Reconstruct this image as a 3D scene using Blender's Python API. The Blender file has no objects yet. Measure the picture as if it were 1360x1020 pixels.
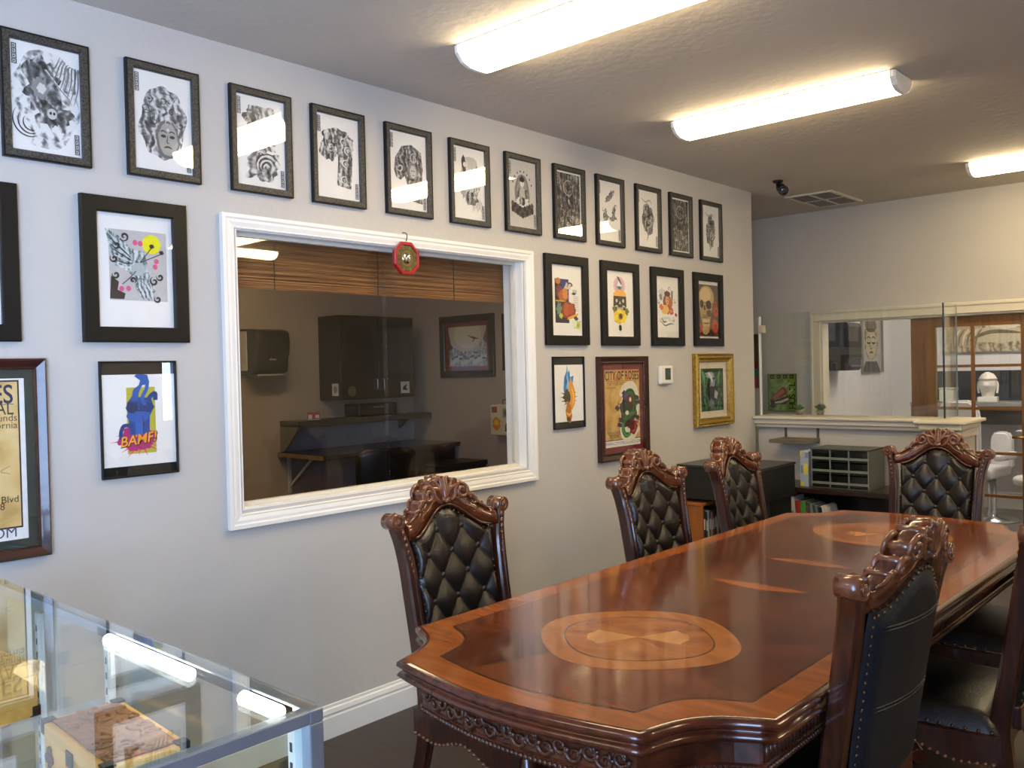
import bpy, bmesh, math, random
from math import sin, cos, pi, radians as RAD, sqrt, atan2, hypot
from mathutils import Vector, Matrix
S = bpy.context.scene
COL = S.collection

# ------------------------------------------------------------------ camera
cam_d = bpy.data.cameras.new('camera'); cam = bpy.data.objects.new('camera', cam_d); COL.objects.link(cam)
yaw, pit, rol = RAD(42.094), RAD(-.942), RAD(-1.35)
fw = Vector((-sin(yaw)*cos(pit), cos(yaw)*cos(pit), sin(pit)))
rt = fw.cross(Vector((0, 0, 1))).normalized(); up = rt.cross(fw)
rt, up = cos(rol)*rt + sin(rol)*up, -sin(rol)*rt + cos(rol)*up
M = Matrix((rt, up, -fw)).transposed().to_4x4(); M.translation = (3.0, 0, 1.492)
cam.matrix_world = M
cam_d.sensor_width = 36; cam_d.lens = 1174.5/1360*36; cam_d.clip_start = .02
S.camera = cam

# ------------------------------------------------------------------ world, exposure, light levels
W = bpy.data.worlds.new('sky'); S.world = W; W.use_nodes = True
bg = W.node_tree.nodes['Background']; bg.inputs[0].default_value = (.43, .62, 1, 1); bg.inputs[1].default_value = 25
S.view_settings.view_transform = 'Standard'; S.view_settings.look = 'None'
S.view_settings.gamma = 1; S.view_settings.exposure = .08; S.view_settings.use_curve_mapping = False
TUBE = 25.5          # fluorescent diffusers of the main room
STATION_FILL = 24.0  # unseen lamp added to light the tattoo station
TUBE_WHITE = 40.0    # fixture in the white room
WARM = (1, .79, .47)
H = 2.732           # ceiling height
def portal(loc, rot, sx, sy):
    l = bpy.data.lights.new('window_portal', 'AREA'); l.shape = 'RECTANGLE'; l.size = sx; l.size_y = sy
    l.cycles.is_portal = True
    o = bpy.data.objects.new('window_portal', l); o.location = loc; o.rotation_euler = rot; COL.objects.link(o)
portal((3.55, -1.2, 1.35), (0, RAD(90), 0), 2.3, 1.7)
portal((5.75, 4.37, 1.5), (0, RAD(90), 0), .8, .15)

# ------------------------------------------------------------------ materials
MATS = {}
def lin(h):
    if isinstance(h, (tuple, list)): return tuple(h)[:3]
    h = h.lstrip('#'); r = []
    for i in (0, 2, 4):
        c = int(h[i:i+2], 16)/255; r.append(c/12.92 if c <= .04045 else ((c+.055)/1.055)**2.4)
    return tuple(r)
def newmat(name):
    m = bpy.data.materials.new(name); m.use_nodes = True
    nt = m.node_tree; return m, nt, nt.nodes['Principled BSDF']
def N(nt, t, **kw):
    n = nt.nodes.new(t)
    for k, v in kw.items(): setattr(n, k, v)
    return n
def pm(col, rough=.55, metal=0, var=.08, scale=14, bump=0, bscale=60, coat=0, spec=.5, name=None):
    """procedural surface: a base colour broken up by noise, with optional bump"""
    key = (str(col), rough, metal, var, scale, bump, bscale, coat, spec)
    if key in MATS: return MATS[key]
    m, nt, b = newmat(name or 'surface'); c = lin(col); L = nt.links.new
    tc = N(nt, 'ShaderNodeTexCoord'); nz = N(nt, 'ShaderNodeTexNoise'); nz.inputs['Scale'].default_value = scale; nz.inputs['Detail'].default_value = 4
    L(tc.outputs['Object'], nz.inputs['Vector'])
    r = N(nt, 'ShaderNodeValToRGB')
    r.color_ramp.elements[0].position = .3; r.color_ramp.elements[1].position = .7
    r.color_ramp.elements[0].color = tuple(x*(1-var) for x in c)+(1,); r.color_ramp.elements[1].color = tuple(min(1, x*(1+var)) for x in c)+(1,)
    L(nz.outputs['Fac'], r.inputs['Fac']); L(r.outputs['Color'], b.inputs['Base Color'])
    b.inputs['Roughness'].default_value = rough; b.inputs['Metallic'].default_value = metal
    b.inputs['Coat Weight'].default_value = coat; b.inputs['Coat Roughness'].default_value = .08
    b.inputs['Specular IOR Level'].default_value = spec
    if bump:
        n2 = N(nt, 'ShaderNodeTexNoise'); n2.inputs['Scale'].default_value = bscale; n2.inputs['Detail'].default_value = 3
        L(tc.outputs['Object'], n2.inputs['Vector']); bp = N(nt, 'ShaderNodeBump'); bp.inputs['Strength'].default_value = bump; bp.inputs['Distance'].default_value = .01
        L(n2.outputs['Fac'], bp.inputs['Height']); L(bp.outputs['Normal'], b.inputs['Normal'])
    MATS[key] = m; return m
def wood(c1, c2, rough=.3, coat=.5, rot=(0, 0, 0), scale=6, stretch=10, name='wood', band=.85):
    key = ('wood', c1, c2, rough, coat, rot, scale, stretch)
    if key in MATS: return MATS[key]
    m, nt, b = newmat(name); L = nt.links.new
    tc = N(nt, 'ShaderNodeTexCoord'); mp = N(nt, 'ShaderNodeMapping'); mp.inputs['Rotation'].default_value = rot
    L(tc.outputs['Object'], mp.inputs['Vector'])
    sc = N(nt, 'ShaderNodeVectorMath', operation='MULTIPLY'); sc.inputs[1].default_value = (1, stretch, stretch); L(mp.outputs['Vector'], sc.inputs[0])
    n1 = N(nt, 'ShaderNodeTexNoise'); n1.inputs['Scale'].default_value = scale; n1.inputs['Detail'].default_value = 6; n1.inputs['Distortion'].default_value = .15
    L(sc.outputs[0], n1.inputs['Vector'])
    n2 = N(nt, 'ShaderNodeTexNoise'); n2.inputs['Scale'].default_value = scale*.5; n2.inputs['Detail'].default_value = 2; L(mp.outputs['Vector'], n2.inputs['Vector'])
    mx = N(nt, 'ShaderNodeMath', operation='MULTIPLY_ADD'); mx.inputs[1].default_value = .6; L(n1.outputs['Fac'], mx.inputs[0])
    m2 = N(nt, 'ShaderNodeMath', operation='MULTIPLY'); m2.inputs[1].default_value = .4; L(n2.outputs['Fac'], m2.inputs[0]); L(m2.outputs[0], mx.inputs[2])
    r = N(nt, 'ShaderNodeValToRGB'); r.color_ramp.interpolation = 'EASE'; r.color_ramp.elements[0].position = .5-.5*band*.45; r.color_ramp.elements[1].position = .5+.5*band*.45
    r.color_ramp.elements[0].color = lin(c1)+(1,); r.color_ramp.elements[1].color = lin(c2)+(1,)
    L(mx.outputs[0], r.inputs['Fac']); L(r.outputs['Color'], b.inputs['Base Color'])
    b.inputs['Roughness'].default_value = rough; b.inputs['Coat Weight'].default_value = coat; b.inputs['Coat Roughness'].default_value = .07; b.inputs['Specular IOR Level'].default_value = .35
    MATS[key] = m; return m
def glass(tint=(1, 1, 1), boost=1.0, name='clear_glass', ior=1.5):
    key = ('glass', tint, boost)
    if key in MATS: return MATS[key]
    m, nt, b = newmat(name); nt.nodes.remove(b); L = nt.links.new; out = nt.nodes['Material Output']
    t = N(nt, 'ShaderNodeBsdfTransparent'); t.inputs[0].default_value = tint+(1,)
    g = N(nt, 'ShaderNodeBsdfGlossy'); g.inputs['Roughness'].default_value = .012; g.inputs[0].default_value = (1, 1, 1, 1)
    # Schlick reflectance from the angle to the surface, the same for both faces of the pane
    ge = N(nt, 'ShaderNodeNewGeometry'); dt = N(nt, 'ShaderNodeVectorMath', operation='DOT_PRODUCT'); L(ge.outputs['Normal'], dt.inputs[0]); L(ge.outputs['Incoming'], dt.inputs[1])
    ab = N(nt, 'ShaderNodeMath', operation='ABSOLUTE'); L(dt.outputs['Value'], ab.inputs[0]); om = N(nt, 'ShaderNodeMath', operation='SUBTRACT'); om.inputs[0].default_value = 1; L(ab.outputs[0], om.inputs[1])
    pw = N(nt, 'ShaderNodeMath', operation='POWER'); pw.inputs[1].default_value = 5; L(om.outputs[0], pw.inputs[0]); f = N(nt, 'ShaderNodeMath', operation='MULTIPLY_ADD'); f.inputs[1].default_value = .96; f.inputs[2].default_value = .04; L(pw.outputs[0], f.inputs[0])
    tc = N(nt, 'ShaderNodeTexCoord'); nz = N(nt, 'ShaderNodeTexNoise'); nz.inputs['Scale'].default_value = 3; L(tc.outputs['Object'], nz.inputs['Vector'])
    bp = N(nt, 'ShaderNodeBump'); bp.inputs['Strength'].default_value = .02; bp.inputs['Distance'].default_value = .01; L(nz.outputs['Fac'], bp.inputs['Height']); L(bp.outputs['Normal'], g.inputs['Normal'])
    mu = N(nt, 'ShaderNodeMath', operation='MULTIPLY'); mu.inputs[1].default_value = boost; mu.use_clamp = True; L(f.outputs[0], mu.inputs[0])
    x = N(nt, 'ShaderNodeMixShader'); L(mu.outputs[0], x.inputs[0]); L(t.outputs[0], x.inputs[1]); L(g.outputs[0], x.inputs[2]); L(x.outputs[0], out.inputs['Surface'])
    MATS[key] = m; return m
def emit(col, s, name='lit_diffuser'):
    m, nt, b = newmat(name); L = nt.links.new
    c = lin(col); b.inputs['Base Color'].default_value = (.9, .9, .88, 1); b.inputs['Roughness'].default_value = .4
    tc = N(nt, 'ShaderNodeTexCoord'); nz = N(nt, 'ShaderNodeTexNoise'); nz.inputs['Scale'].default_value = 5; L(tc.outputs['Object'], nz.inputs['Vector'])
    mr = N(nt, 'ShaderNodeMapRange'); mr.inputs[3].default_value = s*.95; mr.inputs[4].default_value = s*1.05; L(nz.outputs['Fac'], mr.inputs[0]); L(mr.outputs[0], b.inputs['Emission Strength'])
    b.inputs['Emission Color'].default_value = c+(1,)
    return m
def ink(seed, dark='#1c1c1c', mid='#6a6a68', light='#d8d8d4', sc=11, dist=9, lo=.36, hi=.66):
    """printed brush-and-ink drawing: swirling bands broken by noise"""
    lo, hi = lo*1.13+.02, hi*1.13+.02
    key = ('ink', seed, dark, mid, light, sc, dist, lo, hi)
    if key in MATS: return MATS[key]
    m, nt, b = newmat('ink_drawing'); L = nt.links.new
    tc = N(nt, 'ShaderNodeTexCoord'); mp = N(nt, 'ShaderNodeMapping'); mp.inputs['Location'].default_value = (seed*1.7, seed*.9, seed*.3); L(tc.outputs['Object'], mp.inputs['Vector'])
    w = N(nt, 'ShaderNodeTexWave'); w.inputs['Scale'].default_value = sc; w.inputs['Distortion'].default_value = dist; w.inputs['Detail'].default_value = 2.5; w.inputs['Detail Scale'].default_value = 1.6
    L(mp.outputs['Vector'], w.inputs['Vector'])
    n = N(nt, 'ShaderNodeTexNoise'); n.inputs['Scale'].default_value = sc*2.6; n.inputs['Detail'].default_value = 5; n.inputs['Distortion'].default_value = 1.5; L(mp.outputs['Vector'], n.inputs['Vector'])
    v = N(nt, 'ShaderNodeTexVoronoi', feature='SMOOTH_F1'); v.inputs['Scale'].default_value = sc*3.2; v.inputs['Randomness'].default_value = 1; v.inputs['Detail'].default_value = 1
    wp = N(nt, 'ShaderNodeMix', data_type='RGBA', blend_type='LINEAR_LIGHT'); wp.inputs[0].default_value = .035; L(mp.outputs['Vector'], wp.inputs[6]); L(n.outputs['Color'], wp.inputs[7]); L(wp.outputs[2], v.inputs['Vector'])
    wv = N(nt, 'ShaderNodeMath', operation='MULTIPLY_ADD'); wv.inputs[1].default_value = .55; L(v.outputs['Distance'], wv.inputs[0]); ww = N(nt, 'ShaderNodeMath', operation='MULTIPLY'); ww.inputs[1].default_value = .32; L(w.outputs['Fac'], ww.inputs[0]); L(ww.outputs[0], wv.inputs[2])
    a = N(nt, 'ShaderNodeMath', operation='MULTIPLY'); a.inputs[1].default_value = .62; L(wv.outputs[0], a.inputs[0])
    c = N(nt, 'ShaderNodeMath', operation='MULTIPLY_ADD'); c.inputs[1].default_value = .62; L(n.outputs['Fac'], c.inputs[0]); L(a.outputs[0], c.inputs[2])
    r = N(nt, 'ShaderNodeValToRGB'); e = r.color_ramp.elements
    e[0].position = lo; e[0].color = lin(dark)+(1,); e[1].position = hi; e[1].color = lin(light)+(1,)
    k = e.new((lo+hi)/2); k.color = lin(mid)+(1,)
    L(c.outputs[0], r.inputs['Fac']); L(r.outputs['Color'], b.inputs['Base Color']); b.inputs['Roughness'].default_value = .7; b.inputs['Specular IOR Level'].default_value = .2
    MATS[key] = m; return m
def flat(c): return pm(c, rough=.75, var=.05, scale=40, spec=.2, name='print_ink')

# ------------------------------------------------------------------ mesh helpers
class MB:
    """collects shapes with a material each; build() links them as ONE mesh object"""
    def __init__(s): s.bm = bmesh.new(); s.mats = []; s.mi = 0
    def m(s, mat):
        if mat not in s.mats: s.mats.append(mat)
        s.mi = s.mats.index(mat); return s
    def face(s, vs, smooth=False):
        try: f = s.bm.faces.new(vs)
        except ValueError: return None
        f.material_index = s.mi; f.smooth = smooth; return f
    def poly(s, pts, smooth=False): s.face([s.bm.verts.new(p) for p in pts], smooth); return s
    def box(s, a, b, bev=0, seg=2):
        x0, y0, z0 = a; x1, y1, z1 = b
        v = [s.bm.verts.new(p) for p in ((x0,y0,z0),(x1,y0,z0),(x1,y1,z0),(x0,y1,z0),(x0,y0,z1),(x1,y0,z1),(x1,y1,z1),(x0,y1,z1))]
        fs = [s.face([v[i] for i in q]) for q in ((0,3,2,1),(4,5,6,7),(0,1,5,4),(1,2,6,5),(2,3,7,6),(3,0,4,7))]
        if bev:
            es = list({e for f in fs for e in f.edges})
            bmesh.ops.bevel(s.bm, geom=es, offset=bev, segments=seg, affect='EDGES', profile=.5, material=-1)
        return s
    def loft(s, secs, closed=True, cap=True, smooth=True):
        rows = [[s.bm.verts.new(p) for p in r] for r in secs]; n = len(rows[0])
        for a, b in zip(rows, rows[1:]):
            for i in range(n if closed else n-1):
                j = (i+1) % n; s.face((a[i], a[j], b[j], b[i]), smooth)
        if cap and closed: s.face(rows[0][::-1]); s.face(rows[-1])
        return s
    def grid(s, f, nu, nv, smooth=True):
        g = [[s.bm.verts.new(f(i/nu, j/nv)) for i in range(nu+1)] for j in range(nv+1)]
        for j in range(nv):
            for i in range(nu): s.face((g[j][i], g[j][i+1], g[j+1][i+1], g[j+1][i]), smooth)
        return s
    def tube(s, pts, r, seg=8, ref=None, cap=True, closed=False, flat_=1.0):
        pts = [Vector(p) for p in pts]; n = len(pts)
        rs = r if isinstance(r, (list, tuple)) else [r]*n
        secs = []; nrm = None
        for i, p in enumerate(pts):
            if closed: t = pts[(i+1) % n]-pts[i-1]
            else: t = pts[min(i+1, n-1)]-pts[max(i-1, 0)]
            if t.length < 1e-9: t = Vector((0, 0, 1))
            t.normalize()
            if nrm is None:
                nrm = Vector(ref) if ref else (Vector((0, 0, 1)) if abs(t.z) < .9 else Vector((1, 0, 0)))
            nrm = nrm-t*nrm.dot(t)
            if nrm.length < 1e-6: nrm = t.orthogonal()
            nrm.normalize(); bn = t.cross(nrm)
            secs.append([p+(nrm*cos(2*pi*k/seg)*flat_+bn*sin(2*pi*k/seg))*rs[i] for k in range(seg)])
        if closed: secs.append(secs[0]); return s.loft(secs, cap=False)
        return s.loft(secs, cap=cap)
    def lathe(s, prof, seg=24, c=(0, 0, 0), axis='z', cap=True):
        secs = []
        for r, h in prof:
            ring = []
            for k in range(seg):
                a = 2*pi*k/seg; x, y = r*cos(a), r*sin(a)
                p = (x, y, h) if axis == 'z' else ((h, x, y) if axis == 'x' else (y, h, x))
                ring.append(Vector(c)+Vector(p))
            secs.append(ring)
        return s.loft(secs, cap=cap)
    def prism(s, pts, d, smooth=False):
        """pts: closed 3-D polygon, extruded by vector d"""
        d = Vector(d); a = [s.bm.verts.new(p) for p in pts]; b = [s.bm.verts.new(Vector(p)+d) for p in pts]; n = len(a)
        s.face(a[::-1]); s.face(b)
        for i in range(n): s.face((a[i], a[(i+1) % n], b[(i+1) % n], b[i]), smooth)
        return s
    def ball(s, c, r, seg=10, rings=6, sc=(1, 1, 1)):
        return s.loft([[(c[0]+sc[0]*r*max(sin(pi*j/rings), .02)*cos(2*pi*k/seg), c[1]+sc[1]*r*max(sin(pi*j/rings), .02)*sin(2*pi*k/seg), c[2]-sc[2]*r*cos(pi*j/rings)) for k in range(seg)] for j in range(rings+1)])
    def text(s, body, loc, size, mat, ax=(1, 0, 0), ay=(0, 1, 0), align='LEFT', sx=1.0, thick=0, shear=0, bold=0):
        cu = bpy.data.curves.new('lettering', 'FONT'); cu.body = body; cu.size = size; cu.align_x = align; cu.extrude = thick; cu.shear = shear; cu.offset = bold; cu.resolution_u = 4
        o = bpy.data.objects.new('lettering', cu); COL.objects.link(o)
        dg = bpy.context.evaluated_depsgraph_get(); dg.update(); me = bpy.data.meshes.new_from_object(o.evaluated_get(dg))
        bpy.data.objects.remove(o); bpy.data.curves.remove(cu)
        s.m(mat); ax = Vector(ax)*sx; ay = Vector(ay); nz = Vector(ax).cross(ay).normalized(); vs = [s.bm.verts.new(Vector(loc)+ax*v.co.x+ay*v.co.y+nz*v.co.z) for v in me.vertices]
        for p in me.polygons: s.face([vs[i] for i in p.vertices])
        bpy.data.meshes.remove(me); return s
    def build(s, name, parent=None, mat=None, fixn=True):
        if fixn: bmesh.ops.recalc_face_normals(s.bm, faces=s.bm.faces[:])
        me = bpy.data.meshes.new(name); s.bm.to_mesh(me); s.bm.free()
        for m in (s.mats or [mat]): me.materials.append(m)
        o = bpy.data.objects.new(name, me); COL.objects.link(o)
        if parent: o.parent = parent
        return o
def mb(mat): return MB().m(mat)
def thing(name, label, cat, loc=(0, 0, 0), rotz=0, group=None, rot=None):
    o = bpy.data.objects.new(name, None); o.empty_display_size = .1; COL.objects.link(o); o.location = loc; o.rotation_euler = rot or (0, 0, rotz)
    o['label'] = label; o['category'] = cat
    if group: o['group'] = group
    return o
def tag(o, label, cat, group=None):
    o['label'] = label; o['category'] = cat
    if group: o['group'] = group
    return o
def struct(o): o['kind'] = 'structure'; return o
def copy_tree(o, parent=None):
    c = o.copy(); COL.objects.link(c)
    if parent: c.parent = parent
    for ch in list(o.children): copy_tree(ch, c)
    return c
def smooth_path(pts, k=6):
    P = [Vector(p) for p in pts]; out = []
    for i in range(len(P)-1):
        a, b, c, d = P[max(i-1, 0)], P[i], P[i+1], P[min(i+2, len(P)-1)]
        for j in range(k):
            t = j/k; out.append(.5*((2*b)+(c-a)*t+(2*a-5*b+4*c-d)*t*t+(3*b-a-3*c+d)*t**3))
    out.append(P[-1]); return out
def lerp(a, b, t): return a+(b-a)*t
# ------------------------------------------------------------------ the setting
PAINT = pm('#bfbbb5', rough=.75, var=.02, scale=3, bump=.16, bscale=34, name='wall_paint')
CEIL = pm('#cfc6ba', rough=.85, var=.02, scale=3, bump=.3, bscale=22, name='ceiling_paint')
TAUPE = pm('#a8978a', rough=.75, var=.02, scale=3, bump=.15, bscale=30, name='station_paint')
TRIMW = pm('#eeece6', rough=.35, var=.01, name='white_trim_paint')
CREAM = pm('#d8d0bf', rough=.4, var=.02, name='cream_trim_paint')
WHITEW = pm('#dcd8d6', rough=.7, var=.02, name='white_wall_paint')
def plank_floor():
    m, nt, b = newmat('dark_plank_floor'); L = nt.links.new
    tc = N(nt, 'ShaderNodeTexCoord'); mp = N(nt, 'ShaderNodeMapping'); mp.inputs['Rotation'].default_value = (0, 0, 0); L(tc.outputs['Object'], mp.inputs['Vector'])
    br = N(nt, 'ShaderNodeTexBrick'); br.offset = .37; br.inputs['Scale'].default_value = 1; br.inputs['Brick Width'].default_value = 1.2; br.inputs['Row Height'].default_value = .15; br.inputs['Mortar Size'].default_value = .0018
    br.inputs['Color1'].default_value = lin('#382d26')+(1,); br.inputs['Color2'].default_value = lin('#43372e')+(1,); br.inputs['Mortar'].default_value = lin('#1a1512')+(1,)
    L(mp.outputs['Vector'], br.inputs['Vector'])
    s = N(nt, 'ShaderNodeVectorMath', operation='MULTIPLY'); s.inputs[1].default_value = (2, 26, 1); L(mp.outputs['Vector'], s.inputs[0])
    n = N(nt, 'ShaderNodeTexNoise'); n.inputs['Scale'].default_value = 3; n.inputs['Detail'].default_value = 6; L(s.outputs[0], n.inputs['Vector'])
    r = N(nt, 'ShaderNodeValToRGB'); r.color_ramp.elements[0].color = (.55, .55, .55, 1); r.color_ramp.elements[1].color = (1.25, 1.2, 1.15, 1); L(n.outputs['Fac'], r.inputs['Fac'])
    x = N(nt, 'ShaderNodeMix', data_type='RGBA', blend_type='MULTIPLY'); x.inputs[0].default_value = 1; L(br.outputs['Color'], x.inputs[6]); L(r.outputs['Color'], x.inputs[7])
    L(x.outputs[2], b.inputs['Base Color']); b.inputs['Roughness'].default_value = .42
    return m
struct(mb(plank_floor()).box((-3.3, -2.4, -.1), (3.62, 7.16, 0)).box((3.62, -.32, -.1), (5.9, 7.16, 0)).build('floor'))
f2 = struct(mb(pm('#77726c', rough=.4, var=.05)).box((-.5, 7.16, -.1), (3.3, 9.9, 0)).build('floor_white_room'))
struct(mb(CEIL).box((0, -2.4, H), (3.62, 7.22, H+.1)).box((3.62, -.32, H), (5.9, 7.22, H+.1)).box((-1.4, 5.4, H), (0, 7.22, H+.1)).build('ceiling'))
struct(mb(TAUPE).box((-3.3, .9, H), (-.0, 5.46, H+.1)).build('ceiling_station'))
struct(mb(WHITEW).box((-.5, 7.22, H), (3.3, 9.9, H+.1)).build('ceiling_white_room'))
# left wall with the interior window opening
OY0, OY1, OZ0, OZ1 = 1.786, 3.421, .983, 2.048
w = MB().m(PAINT)
w.box((-.12, -2.4, 0), (0, OY0, H)).box((-.12, OY1, 0), (0, 5.95, H)).box((-.12, OY0, 0), (0, OY1, OZ0)).box((-.12, OY0, OZ1), (0, OY1, H))
struct(w.build('wall_left'))
# far wall, opening to the white room
w = MB().m(PAINT)
w.box((-1.4, 7.1, 0), (.017, 7.22, H)).box((1.53, 7.1, 0), (5.9, 7.22, H)).box((.017, 7.1, 1.826), (1.53, 7.22, H))
struct(w.build('wall_far'))
struct(mb(PAINT).box((-1.4, 5.52, 0), (-1.28, 7.1, H)).build('wall_nook'))
struct(mb(TAUPE).box((-3.3, 5.4, 0), (-.12, 5.52, H)).build('wall_station_right'))
struct(mb(TAUPE).box((-3.3, .9, 0), (-3.1, 5.4, H)).build('wall_station_back'))
struct(mb(TAUPE).box((-3.1, .9, 0), (-.12, 1.0, H)).build('wall_station_left'))
# street side walls with daylight windows (behind and to the right of the camera)
w = MB().m(PAINT)
w.box((0, -2.32, 0), (3.62, -2.2, H))
struct(w.build('wall_back'))
w = MB().m(PAINT)
pass
w.box((5.7, -.32, 0), (5.82, 4.3, H))
w.box((5.7, 4.45, 0), (5.82, 7.1, H)).box((5.7, 4.3, 0), (5.82, 4.45, 1.05)).box((5.7, 4.3, 1.95), (5.82, 4.45, H))
struct(w.build('wall_right'))
w = MB().m(PAINT)                                   # unseen jog added so daylight from its street window fades along the left wall
w.box((3.5, -2.2, 0), (3.62, -2.05, H)).box((3.5, -.35, 0), (3.62, -.2, H)).box((3.5, -2.05, 0), (3.62, -.35, .2)).box((3.5, -2.05, 2.5), (3.62, -.35, H)).box((3.62, -.32, 0), (5.7, -.2, H))
struct(w.build('wall_added_jog'))
DARKAL = pm('#3a3a3c', rough=.4, metal=.6)
m = MB().m(DARKAL)
for y in (-2.05, -1.225, -.40): m.box((3.53, y, .2), (3.59, y+.05, 2.5))
for z in (.2, 2.45): m.box((3.53, -2.0, z), (3.59, -.40, z+.05))
struct(m.build('window_2'))
m = MB().m(DARKAL)
for y in (4.3, 4.44): m.box((5.73, y, 1.05), (5.79, y+.01, 1.95))
for z in (1.05, 1.94): m.box((5.73, 4.31, z), (5.79, 4.44, z+.01))
struct(m.build('window_3'))
# white room behind the far wall
struct(mb(WHITEW).box((-.5, 7.22, 0), (-.33, 9.75, H)).build('wall_white_room_left'))
struct(mb(WHITEW).box((-.5, 9.75, 0), (3.3, 9.9, H)).build('wall_white_room_back'))
struct(mb(WHITEW).box((3.1, 7.22, 0), (3.3, 9.75, H)).build('wall_white_room_right'))

def ring(m, w, h, prof, c=(0, 0), smooth=False, ornament=None):
    """sweep profile [(inset, height)] round a w x h rectangle in local u,v,n with mitred corners"""
    secs = []
    for i, d in prof:
        x, y = w/2-i, h/2-i; secs.append([(c[0]-x, c[1]-y, d), (c[0]+x, c[1]-y, d), (c[0]+x, c[1]+y, d), (c[0]-x, c[1]+y, d)])
    m.loft(secs, cap=False, smooth=smooth); return m
RX = Matrix(((0, 0, 1), (1, 0, 0), (0, 1, 0))).to_euler()   # pictures on walls facing +x: u -> +y, v -> +z, n -> +x
RY = (RAD(90), 0, 0)                                        # walls facing -y: u -> +x, v -> +z, n -> -y
# casing, jambs and glazing of the interior window
win = thing('window_1', 'white trimmed interior window looking into the tattoo station', 'window', (0, 2.6045, 1.5085), rot=RX); win['kind'] = 'structure'; del win['category']
m = mb(TRIMW); ring(m, 1.765, 1.183, [(0, 0), (0, .022), (.014, .022), (.02, .018), (.03, .018), (.046, .013), (.050, .015), (.054, .012), (.054, 0)])
m.build('casing', win)
m = mb(TRIMW); m.box((-.8185, -.5255, -.13), (-.8125, .5395, .001)).box((.8105, -.5255, -.13), (.8165, .5395, .001)).box((-.8125, .5335, -.13), (.8105, .5395, .001)).box((-.8125, -.5255, -.13), (.8105, -.5175, .001))
m.build('jamb', win)
FRM = pm('#d9d3c4', rough=.4, var=.02)
m = mb(FRM); ring(m, 1.621, 1.050, [(0, -.045), (.014, -.045), (.014, -.075), (0, -.075)], c=(0, .008)); m.build('sash_frame', win)
GW = glass((.97, .975, .97), 1.0, 'window_glass')
m = mb(GW); m.box((-.800, -.505, -.057), (-.049, .521, -.054)).build('glass_pane', win)
m = mb(GW); m.box((-.061, -.505, -.066), (.800, .521, -.063)).build('glass_pane', win)
# casing of the far opening
m = mb(CREAM)
for a, b in (((-.071, 7.078, 0), (.017, 7.1, 1.826)), ((-.071, 7.078, 1.826), (1.62, 7.1, 1.912)), ((1.53, 7.078, 0), (1.62, 7.1, 1.826))): m.box(a, b, .004)
m.box((-.062, 7.07, 1.885), (1.611, 7.079, 1.905), .003).box((-.062, 7.07, 0), (-.045, 7.079, 1.885), .003)
m.box((.017, 7.1, 0), (.03, 7.22, 1.826)).box((1.517, 7.1, 0), (1.53, 7.22, 1.826)).box((.03, 7.1, 1.813), (1.517, 7.22, 1.826))
struct(m.build('trim_1'))
# baseboards
BASEB = [(0, 0), (.016, 0), (.016, .085), (.013, .09), (.013, .097), (.016, .101), (.012, .118), (.007, .122), (.006, .133), (0, .135)]
def baseboard(name, fn, a, b):
    m = mb(TRIMW); m.loft([[fn(t, d, z) for d, z in BASEB] for t in (a, b)], smooth=False); struct(m.build(name))
baseboard('baseboard_left', lambda t, d, z: (d, t, z), -2.2, 5.95)
baseboard('baseboard_far', lambda t, d, z: (t, 7.1-d, z), 1.62, 5.7)
baseboard('baseboard_white_room', lambda t, d, z: (t, 9.75-d, z*1.2), -.33, 3.1)
# pony wall with its cap, pillar and glass screen
m = mb(PAINT).box((0, 6.0, 0), (1.16, 6.12, 1.04)); m.box((1.16, 5.975, 0), (1.37, 6.3, 1.0)); struct(m.build('wall_pony'))
CAPP = [(0, 1.04), (-.03, 1.04), (-.034, 1.055), (-.052, 1.062), (-.056, 1.078), (-.075, 1.085), (-.078, 1.098), (-.095, 1.1), (-.097, 1.113)]
m = mb(CREAM)
m.box((.0, 5.90, 1.095), (1.16, 6.19, 1.115), .005).box((.0, 5.925, 1.06), (1.16, 5.999, 1.095), .006).box((.0, 5.95, 1.035), (1.16, 5.999, 1.06), .006).box((0, 6.0, 1.04), (1.16, 6.17, 1.095))
m.box((1.118, 5.88, 1.085), (1.425, 6.36, 1.105), .005).box((1.14, 5.905, 1.045), (1.40, 6.34, 1.085), .01).box((1.15, 5.94, .99), (1.385, 6.32, 1.045), .012)
struct(m.build('trim_2'))
gs = thing('glass_screen', 'clear frameless glass screen standing on the half wall ledge, turning back at the pillar', 'glass screen', (.63, 6.04, 1.115))
SG = glass((.92, .94, .92), .8, 'screen_glass'); EDGE = pm('#0e1a16', rough=.15)
mb(SG).box((-.62, -.004, 0), (.628, .004, .735)).build('glass_pane', gs, fixn=True)
p = mb(SG).box((.632, .008, 0), (.640, .265, .735)).build('glass_pane', gs)
mb(EDGE).box((.629, -.005, -.002), (.6365, .0075, .738)).build('polished_edge', gs)
mb(pm('#8b9a94', rough=.15)).box((.632, .2655, 0), (.640, .2675, .735)).build('polished_edge', gs)
m = mb(TRIMW).box((-.629, -.012, 0), (-.621, .012, .72)); m.build('wall_channel', gs)
mb(pm('#b7aa90', rough=.4)).box((-.629, -.03, .60), (-.585, .014, .655), .004).build('clip', gs)
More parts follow.
